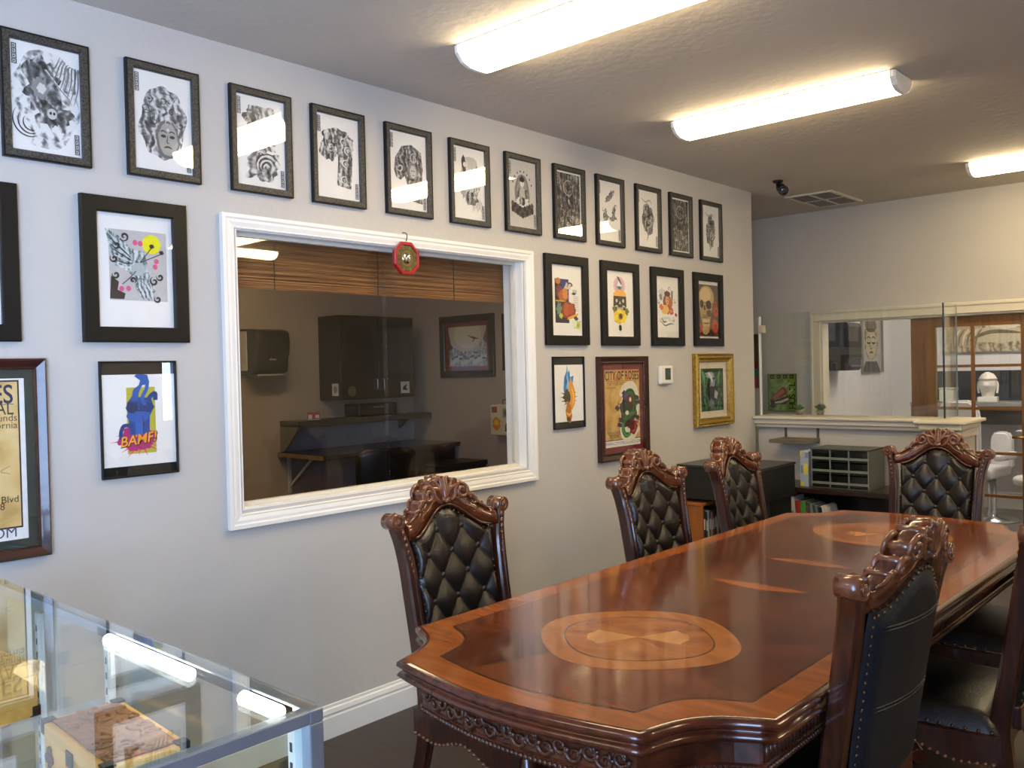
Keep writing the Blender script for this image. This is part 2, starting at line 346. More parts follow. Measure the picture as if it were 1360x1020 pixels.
# ceiling register
v = thing('ceiling_vent', 'white slotted air vent in the ceiling next to the bullet camera', 'vent', (.27, 6.60, H))
m = mb(CREAM)
FW = .028; m.box((-.18, -.30, -.012), (.18, -.30+FW, -.0005), .003).box((-.18, .30-FW, -.012), (.18, .30, -.0005), .003).box((-.18, -.272, -.012), (-.152, .272, -.0005), .003).box((.152, -.272, -.012), (.18, .272, -.0005), .003).box((-.012, -.272, -.010), (.012, .272, -.0005)).box((-.152, -.012, -.010), (.152, .012, -.0005))
m.build('frame', v)
mb(pm('#2c2825', rough=.8)).box((-.152, -.272, -.003), (.152, .272, -.0005)).build('opening', v)
m = mb(pm('#8d857a', rough=.5))
for k in range(18):
    y = -.262+k*.0305
    if abs(y) < .016: continue
    m.poly([(-.15, y, -.004), (.15, y, -.004), (.15, y+.012, -.010), (-.15, y+.012, -.010)])
m.build('louvers', v)
# bullet camera
c = thing('security_camera', 'small black bullet security camera hanging from the ceiling', 'camera', (.32, 5.71, H))
BLK = pm('#141414', rough=.4)
mb(BLK).lathe([(.035, 0), (.035, -.008), (.028, -.014), (.012, -.016), (.012, -.05)], 20).build('mount', c)
b_ = mb(BLK).lathe([(.026, -.07), (.032, -.062), (.032, .05), (.034, .052), (.034, .075), (.029, .076)], 20, axis='x')
b = b_.build('body', c); b.location = (.03, 0, -.062); b.rotation_euler = (0, RAD(18), RAD(-58))
l_ = mb(pm('#30343a', rough=.1, coat=1)).lathe([(.026, .0765), (.012, .079), (.001, .08)], 16, axis='x').build('lens', b)
# fluorescent ceiling fixtures
def fixture(loc, L, rotz, label, strength, wdt=.22, depth=.075, colr=WARM):
    t = thing('ceiling_light', label, 'ceiling light', loc, rotz, 'white fluorescent ceiling lights')
    dm = emit(colr, strength)
    prof = [(-wdt/2, -.004), (-wdt/2+.002, -.03), (-wdt*.36, -depth*.8), (-wdt*.2, -depth*.97), (0, -depth), (wdt*.2, -depth*.97), (wdt*.36, -depth*.8), (wdt/2-.002, -.03), (wdt/2, -.004)]
    m = mb(dm).loft([[(x, y, z) for y, z in prof] for x in (-L/2+.025, L/2-.025)], cap=True); m.build('diffuser', t)
    for s in (-1, 1):
        m = mb(pm('#f1efe9', rough=.4, var=.01))
        a, b = (L/2-.025)*s, L/2*s
        m.loft([[(x, y*k, z*k) for y, z in prof] for x, k in ((a, 1.02), (b-.008*s, 1.02), (b, .93))], smooth=False); m.build('end_cap', t)
    mb(pm('#e8e5dd', rough=.5)).box((-L/2+.02, -wdt/2-.004, -.006), (L/2-.02, wdt/2+.004, 0)).build('housing', t)
    return t
fixture((1.13, 2.50, H), 1.10, 0, 'large lit fluorescent ceiling light cut by the top edge of the photo', TUBE)
fixture((1.145, 4.02, H), 1.11, 0, 'lit fluorescent ceiling light over the middle of the long table', TUBE)
fixture((1.995, 6.22, H), 1.22, 0, 'lit fluorescent ceiling light near the far wall at the right edge', TUBE)
fixture((3.93, 4.25, H), 1.12, 0, 'lit fluorescent ceiling light mirrored at the top of the interior window glass', TUBE)
fixture((4.68, 4.46, H), 1.22, RAD(90), 'lit fluorescent ceiling light seen only as reflection in the window glass', TUBE)
fixture((3.80, 2.50, H), 1.22, 0, 'lit fluorescent ceiling light to the right beyond the photo, mirrored in the bird print', TUBE)
fixture((1.165, -.9, H), 1.22, 0, 'lit fluorescent ceiling light above the glass counter end', TUBE)
fixture((-1.6, 2.9, H), 1.22, RAD(90), 'unseen ceiling light added to brighten the tattoo station', STATION_FILL)  # added out of view to light this room
fixture((1.2, 8.5, H), 1.22, 0, 'lit fluorescent ceiling light of the white room', TUBE_WHITE, colr=(1, .90, .80))
# ------------------------------------------------------------------ carved dining chairs
CW = wood('#1f0e09', '#4a2414', rough=.28, coat=.6, rot=(0, RAD(90), 0), scale=9, stretch=7, name='chair_wood')
CC = pm('#6b4028', rough=.24, var=.4, scale=38, coat=.6, bump=.1, bscale=90, name='carved_wood')
LEA = pm('#1b1512', rough=.34, var=.12, scale=60, bump=.12, bscale=160, spec=.55, name='dark_leather')
LEB = pm('#15171c', rough=.36, var=.1, scale=60, bump=.12, bscale=160, spec=.5, name='plain_leather')
NAIL = pm('#6b5138', rough=.3, metal=.9, name='nailhead_metal')
SAG = .035
def by(z, x=0): return -.235-.145*(z-.45)-.04*(z-.45)**2-SAG*max(0, min(1, (z-.2)/.3))*max(0, 1-(x/.205)**2)
def ztop(x):
    a = min(1, abs(x)/.172); return .943+.085*(.5+.5*cos(pi*a**1.05))
def hw(z): return .164+.016*max(0, min(1, (z-.5)/.45))
def tuft(x, z):
    dx, dz, zr = .115, .075, .88
    z = min(z, zr+dz); u = x/dx+(z-zr)/(2*dz); v = x/dx-(z-zr)/(2*dz)
    return (abs(sin(pi*u))*abs(sin(pi*v)))**.42
def buttons():
    out = []
    for r in range(-1, 6):
        z = .88-r*.075
        for k in range(-2, 3):
            x = k*.115 if r % 2 == 0 else (k+.5)*.115
            if abs(x) < .15 and .55 < z < ztop(x)-.03: out.append((x, z))
    return out
def crest_top(x):
    a = abs(x); P = [(0, 1.128), (.02, 1.126), (.045, 1.116), (.062, 1.112), (.08, 1.092), (.095, 1.082), (.105, 1.060), (.125, 1.055), (.14, 1.035), (.16, 1.018), (.185, .998), (.22, .992), (.3, .992)]
    for (x0, z0), (x1, z1) in zip(P, P[1:]):
        if x0 <= a <= x1: return lerp(z0, z1, (a-x0)/(x1-x0))
    return .99
def spiral(cx, cz, r0, r1, a0, turns, n=26):
    return [(cx+lerp(r0, r1, i/n)*cos(a0+turns*2*pi*i/n), cz+lerp(r0, r1, i/n)*sin(a0+turns*2*pi*i/n)) for i in range(n+1)]
def carving(m, side):
    """acanthus crest: fan of lobes, C-scrolls, trailing fronds and rosette, on the front (+1) or rear (-1) face"""
    def P(x, z, o=0): return (x, by(z, x)+side*(.026+o), z)
    def st(pts, r0, r1, o=0, seg=7):
        q = smooth_path([P(x, z, o) for x, z in pts], 5); n = len(q)
        m.tube(q, [lerp(r0, r1, abs(2*i/(n-1)-.6)/1.4)+.0006 for i in range(n)], seg, ref=(0, side, 0))
    for s in (-1, 1):
        for k, (ex, ez) in enumerate(((.012, 1.127), (.034, 1.118), (.055, 1.105))):       # fan lobes
            st([(s*.004, 1.055), (s*(.006+ex*.35), 1.085), (s*ex, ez-.012), (s*(ex+.010), ez-.002), (s*(ex+.016), ez-.014)], .009, .003, .004)
        sp = spiral(s*.078, 1.072, .008, .026, (0 if s > 0 else pi), 1.25*s); st(sp, .0085, .0045, .004)
        st([(s*.026, 1.045), (s*.045, 1.062), (s*.052, 1.085), (s*.07, 1.102), (s*.098, 1.088), (s*.104, 1.066), (s*.092, 1.055)], .009, .004, .003)
        st([(s*.095, 1.055), (s*.115, 1.057), (s*.128, 1.045), (s*.132, 1.030), (s*.120, 1.026), (s*.116, 1.036)], .0075, .003, .002)
        st([(s*.125, 1.030), (s*.145, 1.028), (s*.165, 1.010), (s*.192, 1.000)], .0065, .002, 0)
        st([(s*.015, 1.040), (s*.035, 1.052), (s*.060, 1.048), (s*.078, 1.030), (s*.095, 1.020), (s*.110, 1.022)], .006, .0025, 0)
        st([(s*.055, 1.046), (s*.066, 1.056), (s*.078, 1.052)], .005, .002, .001)
        st([(s*.10, 1.018), (s*.118, 1.010), (s*.125, .998), (s*.115, .996)], .005, .002, 0)
        for a in (20, 90, 160):                                                                   # rosette petals
            st([(s*.003, 1.047), (s*.018*cos(RAD(a)), 1.047+.018*sin(RAD(a)))], .008, .006, .004)
    m.ball(P(0, 1.047, .012), .008)
    st([(0, 1.055), (0, 1.09), (0, 1.124)], .010, .005, .006)
def chair_proto():
    t = thing('dining_chair', '', 'chair')
    # crest rail: thick shaped board between leather top and the carved skyline
    n = 56; m = mb(wood('#3a190d', '#6b3419', rough=.25, coat=.6, rot=(0, 0, 0), scale=8, stretch=8, name='crest_wood')); rows = []
    for i in range(n+1):
        x = -.205+.41*i/n; zb = ztop(x)+.003 if abs(x) < .176 else .945; zt = crest_top(x); r = []
        for (z, o) in ((zb, .022), (lerp(zb, zt, .5), .024), (zt-.004, .020), (zt, .010), (zt, -.012), (zt-.004, -.022), (lerp(zb, zt, .5), -.025), (zb, -.022)): r.append((x, by(z, x)+o*1.2, z))
        rows.append(r)
    m.loft(rows, closed=True); cr = m.build('crest_rail', t)
    m = mb(CC); carving(m, 1); carving(m, -1)
    for s in (-1, 1):                                                                             # rolled skyline volutes across the thickness
        for x, z, r in ((.052, 1.108, .012), (.090, 1.078, .013), (.120, 1.050, .010), (.150, 1.024, .007)):
            m.tube([(s*x, by(z, x)+.032, z), (s*x, by(z, x)-.032, z)], r, 10)
    m.tube([(0, by(1.118)+.028, 1.118), (0, by(1.118)-.028, 1.118)], .013, 10)
    m.build('carving', cr)
    m = mb(CW); m.tube([(x, by(ztop(x), x)+.028, ztop(x)+.005) for x in [-.176+.352*i/30 for i in range(31)]], .005, 6); m.build('bead_moulding', cr)
    # rear legs running up into flared stiles with scroll ears
    for s in (-1, 1):
        path = [(s*.200, -.335, .0), (s*.198, -.295, .14), (s*.196, -.25, .30), (s*.200, by(.45, .2), .45), (s*.202, by(.6, .2), .60), (s*.206, by(.75, .2), .75), (s*.210, by(.86, .21), .86), (s*.219, by(.93, .22), .93), (s*.232, by(.975, .23), .975), (s*.240, by(1.005, .24), 1.005)]
        q = smooth_path(path, 5); secs = []
        for i, p in enumerate(q):
            z = p.z; wx = .021 if z < .9 else lerp(.021, .0155, (z-.9)/.105); wy = .026 if z > .4 else lerp(.021, .028, z/.4)
            c = [(-1, -.72), (-.72, -1), (.72, -1), (1, -.72), (1, .72), (.72, 1), (.3, 1), (.18, .86), (-.18, .86), (-.3, 1), (-.72, 1), (-1, .72)]
            secs.append([(p.x+wx*a, p.y+wy*b, p.z) for a, b in c])
        m = mb(CW); m.loft(secs, smooth=False); lg = m.build('rear_leg', t)
        m = mb(CC)
        c = (s*.243, by(1.008, .24), 1.008)
        m.tube([(c[0], c[1]+.030, c[2]), (c[0], c[1]-.030, c[2])], .0265, 20)
        for sd in (1, -1):
            sp = [(c[0]+a, c[1]+sd*.031, c[2]+b) for a, b in spiral(0, 0, .021, .007, pi/2, 1.2*s, 18)]
            m.tube(sp, .0035, 6); m.ball((c[0], c[1]+sd*.030, c[2]), .0095, sc=(1, .7, 1))
        m.tube(smooth_path([(s*.178, by(.985, .178), .978), (s*.205, by(.995, .2), .990), (s*.222, by(1.005, .22), 1.012), (s*.240, by(1.01, .24), 1.026)], 5), .014, 8)   # shoulder sweeping to the ear
        for k in range(7):                                                                        # husk drop down the stile
            z = .975-k*.021; x = s*lerp(.228, .208, k/6)
            m.ball((x, by(z, .22)+.026, z), .0085*(1-.07*k), 8, 5, (.75, .7, 1.25))
        m.build('scroll_ear', lg)
    # tufted front
    z0 = .505
    def P(sx, t_):
        x = (2*sx-1); z_ = z0+(ztop(x*.172)-z0)*t_; X = x*hw(z_)
        e = min(1, (1-abs(x))/.10, t_/.05, (1-t_)/.06); e = max(0, e)**.5
        f = max(0, min(1, (1-abs(x))/.12))
        return (X, by(z_, X)+.006+.016*e+.021*tuft(X, z_)*e, z_)
    cu = mb(LEA).grid(P, 64, 96).build('back_cushion', t)
    bm_ = None
    for (x, z) in buttons():
        if bm_ is None:
            b = mb(LEA).ball((0, 0, 0), .0112, 12, 6, (1, .6, 1)).build('button', cu); bm_ = b
        else:
            b = bm_.copy(); COL.objects.link(b); b.parent = cu
        b.location = (x, by(z, x)+.024, z)
    m = mb(LEB); m.grid(lambda a, b: ((2*a-1)*hw(z0+.5*b)*.995, by(z0+(ztop((2*a-1)*.172)-z0)*b, (2*a-1)*hw(z0+.5*b))-.012-.022*max(0, min(1, (1-abs(2*a-1))/.15, b/.06, (1-b)/.10))**.5, z0+(ztop((2*a-1)*.172)-z0)*b), 24, 40)
    bk = m.build('back_panel', t)
    for z in (.905, .715):
        m = mb(LEB)
        for z in (z, z-.009): m.tube([(x*hw(z), by(z, x*hw(z))-.034-.0004, z) for x in [-.86+1.72*i/16 for i in range(17)]], .0018, 5)
        m.build('piping', bk)
    for side, par in ((1, cu), (-1, bk)):
        m = mb(NAIL)
        for i in range(19):
            x = -.165+.33*i/18; z = ztop(x)-.011; m.ball((x, by(z, x)+side*.0245, z), .0048, 7, 4, (1, .7, 1))
        m.build('nailhead_trim', par)
        for s in (-1, 1):
            m = mb(NAIL)
            for k in range(20):
                z = .52+k*.0215; x = hw(z)-.006; m.ball((s*x, by(z, x)+side*.0225, z), .0046, 7, 4, (1, .7, 1))
            m.build('nailhead_trim', par)
    m = mb(CW).box((-.178, by(.475, .1)-.02, .44), (.178, by(.475, .1)+.02, .508), .006); m.build('lower_rail', t)
    # seat
    def hx(y): return lerp(.232, .272, (y+.24)/.50)
    def Q(a, b):
        y = -.235+.497*b; x = (2*a-1)*hx(y); e = max(0, min(1, (1-abs(2*a-1))/.16, b/.12, (1-b)/.14)); e = sqrt(1-(1-e)**2)
        return (x, y+.012*sin(pi*a)*b, .432+.052*e+.014*sin(pi*a)*sin(pi*b))
    m = mb(LEA); m.grid(Q, 30, 30); m.m(NAIL)
    for i in range(15):
        y = -.22+.47*i/14
        for s in (-1, 1): m.ball((s*(hx(y)+.001), y, .437), .0055, 7, 4)
    for i in range(17):
        x = -.262+.524*i/16; m.ball((x, .264+.012*cos(x*6), .437), .0055, 7, 4)
    se = m.build('seat', t)
    m = mb(CW)
    def rail(a, b, off, k):
        A, B = Vector(a), Vector(b); d = (B-A); nn = Vector((d.y, -d.x, 0)).normalized()*off; top, bot = [], []
        rows = []
        for i in range(25):
            u = i/24; p = A+d*u; zb = .345+.028*sin(pi*u)**2*k+.010*cos(4*pi*u)
            rows.append([(p.x, p.y, .43), (p.x+nn.x, p.y+nn.y, .43), (p.x+nn.x, p.y+nn.y, zb), (p.x, p.y, zb)])
        m.loft(rows, smooth=False)
        return [((r[2][0]), r[2][1], r[2][2]) for r in rows]
    ropes = [rail((-.232, -.235, 0), (-.27, .255, 0), -.022, 1), rail((.232, -.235, 0), (.27, .255, 0), .022, 1), rail((-.27, .262, 0), (.27, .262, 0), .022, 1), rail((-.232, -.24, 0), (.232, -.24, 0), -.022, .4)]
    sr = m.build('seat_rail', t)
    m = mb(CC)
    for rp, o in zip(ropes, ((-.235, 0), (.235, 0), (0, .27), (0, -.245))):
        for k in range(0, 24):
            a, b = Vector(rp[k]), Vector(rp[k+1]); m.ball((a+b)/2, .0075, 6, 4, (1, 1, .8))
    for s in (-1, 1): m.ball((s*.255, .272, .36), .02, 10, 6, (1, .5, 1))
    m.build('rope_trim', sr)
    for s in (-1, 1):
        q = smooth_path([(s*.248, .238, .43), (s*.262, .256, .36), (s*.262, .258, .29), (s*.246, .242, .17), (s*.240, .238, .08), (s*.258, .262, .03), (s*.262, .268, .0)], 5); n = len(q)
        rr = [.030, .034, .030, .020, .015, .018, .020]
        rad = [lerp(rr[min(int(i/5), 5)], rr[min(int(i/5)+1, 6)], (i % 5)/5) for i in range(n)]
        m = mb(CW).tube(q, rad, 12); m.build('front_leg', t)
    return t
ch = chair_proto()
def place(o, x, y, deg, label):
    o.location = (x, y, 0); o.rotation_euler = (0, 0, RAD(deg)); o['label'] = label; o['group'] = 'carved dining chairs around the table'; return o
place(ch, 1.13, 2.086, -91, 'tufted leather dining chair with carved crest below the window, nearest the glass counter')
place(copy_tree(ch), 1.185, 3.238, -91, 'tufted leather dining chair with carved crest in front of the snake poster')
place(copy_tree(ch), 1.20, 4.005, -86.5, 'tufted leather dining chair with carved crest in front of the black cabinet')
place(copy_tree(ch), 1.55, 4.555, 179, 'tufted dining chair at the far end of the table before the half wall pillar')
place(copy_tree(ch), 1.955, 2.15, 86, 'carved dining chair showing its plain black leather back, closest to the camera')
place(copy_tree(ch), 2.10, 2.95, 92, 'dining chair cut by the right edge, one dark stile and black seat showing')
place(copy_tree(ch), 2.10, 3.75, 90, 'dining chair whose dark seat alone shows beyond the table near the right edge')

# ------------------------------------------------------------------ inlaid dining table
TX, TY = 1.635, 2.893
def outline(d=0, n=12, dims=(.556, 1.205, .370, 1.435, 1.49, .042)):
    """closed outline (local), inset by d, counter-clockwise"""
    hwid, yl, xe, ye, ym, bul = dims
    q = [(hwid, yl*k/6) for k in range(7)]          # quarter: from the middle of the right side to the far end centre
    A, B = (hwid-.012, yl+.010), (xe+.006, ye-.012)
    for k in range(1, n):
        t = k/n; x, y = lerp(A[0], B[0], t), lerp(A[1], B[1], t); nx, ny = (B[1]-A[1]), -(B[0]-A[0]); L = hypot(nx, ny)
        b = bul*sin(pi*t); q.append((x-nx/L*b, y-ny/L*b))
    q.append((xe, ye))
    for k in range(1, 9):
        t = k/8; q.append((xe*(1-t), ye+(ym-ye)*sin(pi/2*t)))
    pts = list(q)
    pts += [(-x, y) for x, y in q[-2::-1]]
    pts += [(-x, -y) for x, y in q[1:]]
    pts += [(x, -y) for x, y in q[-2:0:-1]]
    if d == 0: return pts
    out = []; n_ = len(pts)
    for i in range(n_):
        p0, p1, p2 = Vector(pts[i-1]), Vector(pts[i]), Vector(pts[(i+1) % n_])
        a, b = (p1-p0).normalized(), (p2-p1).normalized(); na, nb = Vector((-a.y, a.x)), Vector((-b.y, b.x)); nn = (na+nb)
        nn = nn.normalized() if nn.length > 1e-6 else na; k = d/max(.6, nn.dot(na)); out.append((p1.x+nn.x*k, p1.y+nn.y*k))
    return out
tb = thing('dining_table', 'long polished inlaid wood dining table with scalloped corners and carved apron', 'table', (TX, TY, 0))
WB = wood('#7d4219', '#9e5824', rough=.16, coat=.3, rot=(0, 0, 0), scale=5, stretch=5, name='border_veneer')
WL = pm('#2a130b', rough=.2, coat=.8, name='inlay_line')
WF = [wood(a, b, rough=.16, coat=.3, rot=(0, 0, RAD(r)), scale=4, stretch=14, name='field_veneer') for a, b, r in (('#4d200d', '#763c1b', 0), ('#3b180b', '#5d2c13', 90), ('#51240f', '#783f1d', 40), ('#401b0c', '#643116', -40), ('#471e0e', '#6f381b', 8))]
WM = wood('#8a5024', '#a46630', rough=.16, coat=.3, rot=(0, 0, RAD(30)), scale=7, stretch=3, name='medallion_veneer')
WM2 = wood('#7a441f', '#a4642f', rough=.16, coat=.3, rot=(0, 0, RAD(-20)), scale=8, stretch=2, name='burl_veneer')
WM3 = wood('#a8703a', '#bd8748', rough=.16, coat=.3, rot=(0, 0, RAD(70)), scale=8, stretch=3, name='light_veneer')
WED = wood('#2c130a', '#552714', rough=.2, coat=.3, rot=(0, 0, RAD(90)), scale=6, stretch=6, name='edge_wood')
m = MB().m(WED)
prof = [(.05, .700), (.012, .706), (.004, .712), (-.002, .719), (.004, .727), (.012, .729), (.012, .734), (.004, .737), (-.002, .743), (-.001, .752), (.006, .757), (.014, .7592), (.02, .7595)]
m.loft([[(x, y, z) for x, y in outline(d)] for d, z in prof], cap=True, smooth=True)
def lay(pts, mat, k): m.m(mat); m.poly([(x, y, .7596+.00016*k) for x, y in pts])
lay(outline(.016), WB, 1)
lay(outline(0, dims=(.466, 1.145, .300, 1.352, 1.398, .045)), WL, 2); FI = outline(0, dims=(.461, 1.141, .297, 1.346, 1.392, .045)); lay(FI, WF[0], 3)
def cast(c, a):
    d = Vector((cos(a), sin(a))); best = 1e9; P = [Vector(p) for p in FI]+[]
    for i in range(len(P)):
        p, q = P[i-1], P[i]; e = q-p; den = d.x*e.y-d.y*e.x
        if abs(den) < 1e-9: continue
        w = p-Vector(c); t = (w.x*e.y-w.y*e.x)/den; u = (w.x*d.y-w.y*d.x)/den
        if t > 1e-6 and -1e-6 <= u <= 1+1e-6: best = min(best, t)
    if c[1]*sin(a) < 0:
        best = min(best, abs(c[1]/sin(a)))
    return (c[0]+d.x*best, c[1]+d.y*best)
for sy in (-1, 1):
    c = (.01, sy*.91); A0 = [-150, -112, -68, -30, 28, 62, 118, 152, 210]
    for i in range(8):
        a0, a1 = RAD(A0[i]), RAD(A0[i+1]); k = 14
        lay([c]+[cast(c, lerp(a0, a1, j/k)) for j in range(k+1)], WF[(1, 2, 0, 4, 1, 3, 2, 0)[i] if sy < 0 else (3, 1, 2, 0, 4, 2, 1, 0)[i]], 4)
    def med(r, lob, ph=0): return [(c[0]+r*(1+lob*cos(4*a+ph))*cos(a)*1.02, c[1]+r*(1+lob*cos(4*a+ph))*sin(a)*.98) for a in [2*pi*i/64 for i in range(64)]]
    lay(med(.268, .035), WM, 5); lay(med(.203, .035), WL, 6); lay(med(.199, .035), WM2, 7)
    for a in (35, 215): lay([c]+[(c[0]+.125*cos(RAD(a+o))*(1.1 if abs(o) < 12 else 1), c[1]+.125*sin(RAD(a+o))*(1.1 if abs(o) < 12 else 1)) for o in (-30, -20, -10, 0, 10, 20, 30)], WM3, 8)
    for a in (125, 305): lay([c]+[(c[0]+.115*cos(RAD(a+o)), c[1]+.115*sin(RAD(a+o))) for o in (-32, -16, 0, 16, 32)], WM, 8)
lens = [(-.22+.44*i/16, .02*sin(pi*i/16)+.0) for i in range(17)]+[(.22-.44*i/16, -.05*sin(pi*i/16)) for i in range(1, 16)]
lay([(x*.8+.01, y-.20) for x, y in lens], WB, 6); lay([(x*.8+.01, -y+.20) for x, y in lens], WB, 6)
m.build('tabletop', tb)
m = mb(WED)
ins = outline(.055); m.loft([[(x, y, z) for x, y in outline(d)] for d, z in ((.05, .705), (.055, .70), (.055, .645), (.050, .640), (.050, .628), (.075, .626), (.08, .70))], cap=False, smooth=False)
ap = m.build('apron', tb)
m = mb(wood('#2a140c', '#4c2a18', rough=.35, coat=.4, scale=9, stretch=3, name='apron_carving_wood'))
n = len(ins); R = random.Random(4)
seglen = [0]
for i in range(n): a, b = ins[i], ins[(i+1) % n]; seglen.append(seglen[-1]+hypot(b[0]-a[0], b[1]-a[1]))
TOT = seglen[-1]
def at(s):
    s %= TOT
    for i in range(n):
        if seglen[i] <= s <= seglen[i+1]:
            a, b = ins[i], ins[(i+1) % n]; t = (s-seglen[i])/max(1e-9, seglen[i+1]-seglen[i]); dx, dy = b[0]-a[0], b[1]-a[1]; L = hypot(dx, dy) or 1
            return Vector((lerp(a[0], b[0], t), lerp(a[1], b[1], t), 0)), Vector((dy/L, -dx/L, 0))
    return Vector((ins[0][0], ins[0][1], 0)), Vector((1, 0, 0))
def ap_pt(s, z, o=.002):
    p, nn = at(s); return (p.x+nn.x*o, p.y+nn.y*o, z)
s = 0.0
while s < TOT:                                        # rope along the lower edge
    m.ball(ap_pt(s, .632, .006), .0075, 6, 4); s += .013
iend = min(range(n), key=lambda i: ins[i][1]+(ins[i][0])**2*.05); sc_ = seglen[iend]
for base in (sc_, sc_+TOT/2):
    for sg in (-1, 1):
        for k in range(9):                            # scrolling foliage on the end aprons
            o = sg*(.01+k*.036); zz = .672+.006*(-1)**k
            pts = [(base+o+sg*a, z) for a, z in spiral(0, zz, .021, .004, (pi if k % 2 else 0), (1 if k % 2 else -1)*1.1, 14)]
            m.tube([ap_pt(a, z, .004) for a, z in pts], [.0065-.004*i/14 for i in range(15)], 6)
            for j in range(3):
                a0 = R.uniform(0, 6.28); m.tube([ap_pt(base+o+sg*(.012*cos(a0)*t+.012), zz+.020*sin(a0)*t, .003) for t in (0, .5, 1)], [.006, .005, .002], 6)
for y in [i*.019-1.16 for i in range(123)]:           # reeding on the long sides
    for sg in (-1, 1): m.tube([(sg*(.556-.055+.002), y, .648), (sg*(.556-.055+.002), y, .685)], .006, 6)
m.build('carving', ap)
for sy in (-.78, .78):
    m = mb(WED).lathe([(.10, .62), (.10, .58), (.06, .55), (.05, .50), (.085, .42), (.10, .34), (.08, .27), (.07, .22), (.12, .19), (.12, .14), (.02, .13)], 28, c=(0, sy, 0))
    for a in (45, 135, 225, 315):
        d = Vector((cos(RAD(a)), sin(RAD(a)), 0)); m.tube(smooth_path([Vector((0, sy, .17))+d*.08, Vector((0, sy, .16))+d*.2, Vector((0, sy, .07))+d*.3, Vector((0, sy, .03))+d*.38, Vector((0, sy, .026))+d*.40], 4), [.05]*5+[.04]*5+[.03]*5+[.026]*2, 10)
    m.box((-.3, sy-.05, .62), (.3, sy+.05, .70)); m.build('pedestal', tb)
# ------------------------------------------------------------------ pictures on the walls
BLKF = pm('#0f0e0d', rough=.45, var=.1, spec=.3, name='black_frame')
SILV = pm('#43413d', rough=.45, metal=.3, var=.75, scale=190, bump=.3, bscale=180, name='hammered_pewter')
PAPER = pm('#e9e7e1', rough=.7, var=.02, name='paper')
PG = glass((1, 1, 1), 1.0, 'picture_glass')
class Art:
    """flat print drawn with filled outlines, u,v in 0..1 of the sheet"""
    def __init__(s, w, h, base=PAPER): s.w, s.h, s.b, s.k = w, h, MB(), 0; s.rect(0, 0, 1, 1, base)
    def P(s, u, v): return ((u-.5)*s.w, (v-.5)*s.h, s.k*.00004)
    def poly(s, pts, mat):
        s.k += 1; s.b.m(flat(mat) if isinstance(mat, str) else mat); s.b.poly([s.P(u, v) for u, v in pts]); return s
    def rect(s, u0, v0, u1, v1, mat): return s.poly([(u0, v0), (u1, v0), (u1, v1), (u0, v1)], mat)
    def blob(s, u, v, ru, rv, mat, seed=0, rough=.12, n=40, rot=0):
        R = random.Random(seed); ph = [R.uniform(0, 6.28) for _ in range(5)]; am = [R.uniform(.4, 1) for _ in range(5)]
        pts = []
        for i in range(n):
            a = 2*pi*i/n; k = 1+rough*sum(am[j]*sin((j*2+2)*a+ph[j]) for j in range(5))/2; x, y = ru*k*cos(a), rv*k*sin(a)
            x, y = x*cos(rot)-y*sin(rot)*s.h/s.w, x*sin(rot)*s.w/s.h+y*cos(rot); pts.append((u+x, v+y))
        return s.poly(pts, mat)
    def ell(s, u, v, ru, rv, mat, rot=0): return s.blob(u, v, ru, rv, mat, rough=0, n=24, rot=rot)
    def stroke(s, pts, w, mat, taper=1):
        q = smooth_path([(u*s.w, v*s.h, 0) for u, v in pts], 6); n = len(q); L, Rr = [], []
        for i, p in enumerate(q):
            t = (q[min(i+1, n-1)]-q[max(i-1, 0)]); t = t.normalized() if t.length > 1e-9 else Vector((1, 0, 0)); x = i/(n-1)
            k = w/2*s.w*((1-abs(2*x-1)**2)*.85+.15 if taper else 1); L.append(((p.x-t.y*k)/s.w, (p.y+t.x*k)/s.h)); Rr.append(((p.x+t.y*k)/s.w, (p.y-t.x*k)/s.h))
        return s.poly(L+Rr[::-1], mat)
    def spiral(s, u, v, r0, r1, a0, turns, w, mat):
        n = 14; asp = s.w/s.h
        return s.stroke([(u+lerp(r0, r1, i/n)*cos(a0+turns*6.283*i/n), v+asp*lerp(r0, r1, i/n)*sin(a0+turns*6.283*i/n)) for i in range(n+1)], w, mat)
    def text(s, body, u, v, size, mat, align='CENTER', sx=1.0, shear=0, bold=0, rot=0):
        s.k += 1; p = s.P(u, v); ax = (cos(rot), sin(rot), 0); ay = (-sin(rot), cos(rot), 0)
        s.b.text(body, p, size, flat(mat), ax=ax, ay=ay, align=align, sx=sx, shear=shear, bold=bold); return s
    def build(s, parent, n): o = s.b.build('artwork', parent, fixn=False); o.location = (0, 0, n); return o
def seals(a, u, v, tall=.19, k=4):
    for i in range(k):
        h = tall/k; y = v-i*h; a.rect(u, y-h*.94, u+.070, y, '#262524'); a.rect(u+.013, y-h*.80, u+.057, y-h*.16, '#cfcdc8'); a.rect(u+.022, y-h*.62, u+.042, y-h*.36, '#2b2a29')
        a.rect(u+.016, y-h*.46, u+.046, y-h*.40, '#2b2a29')
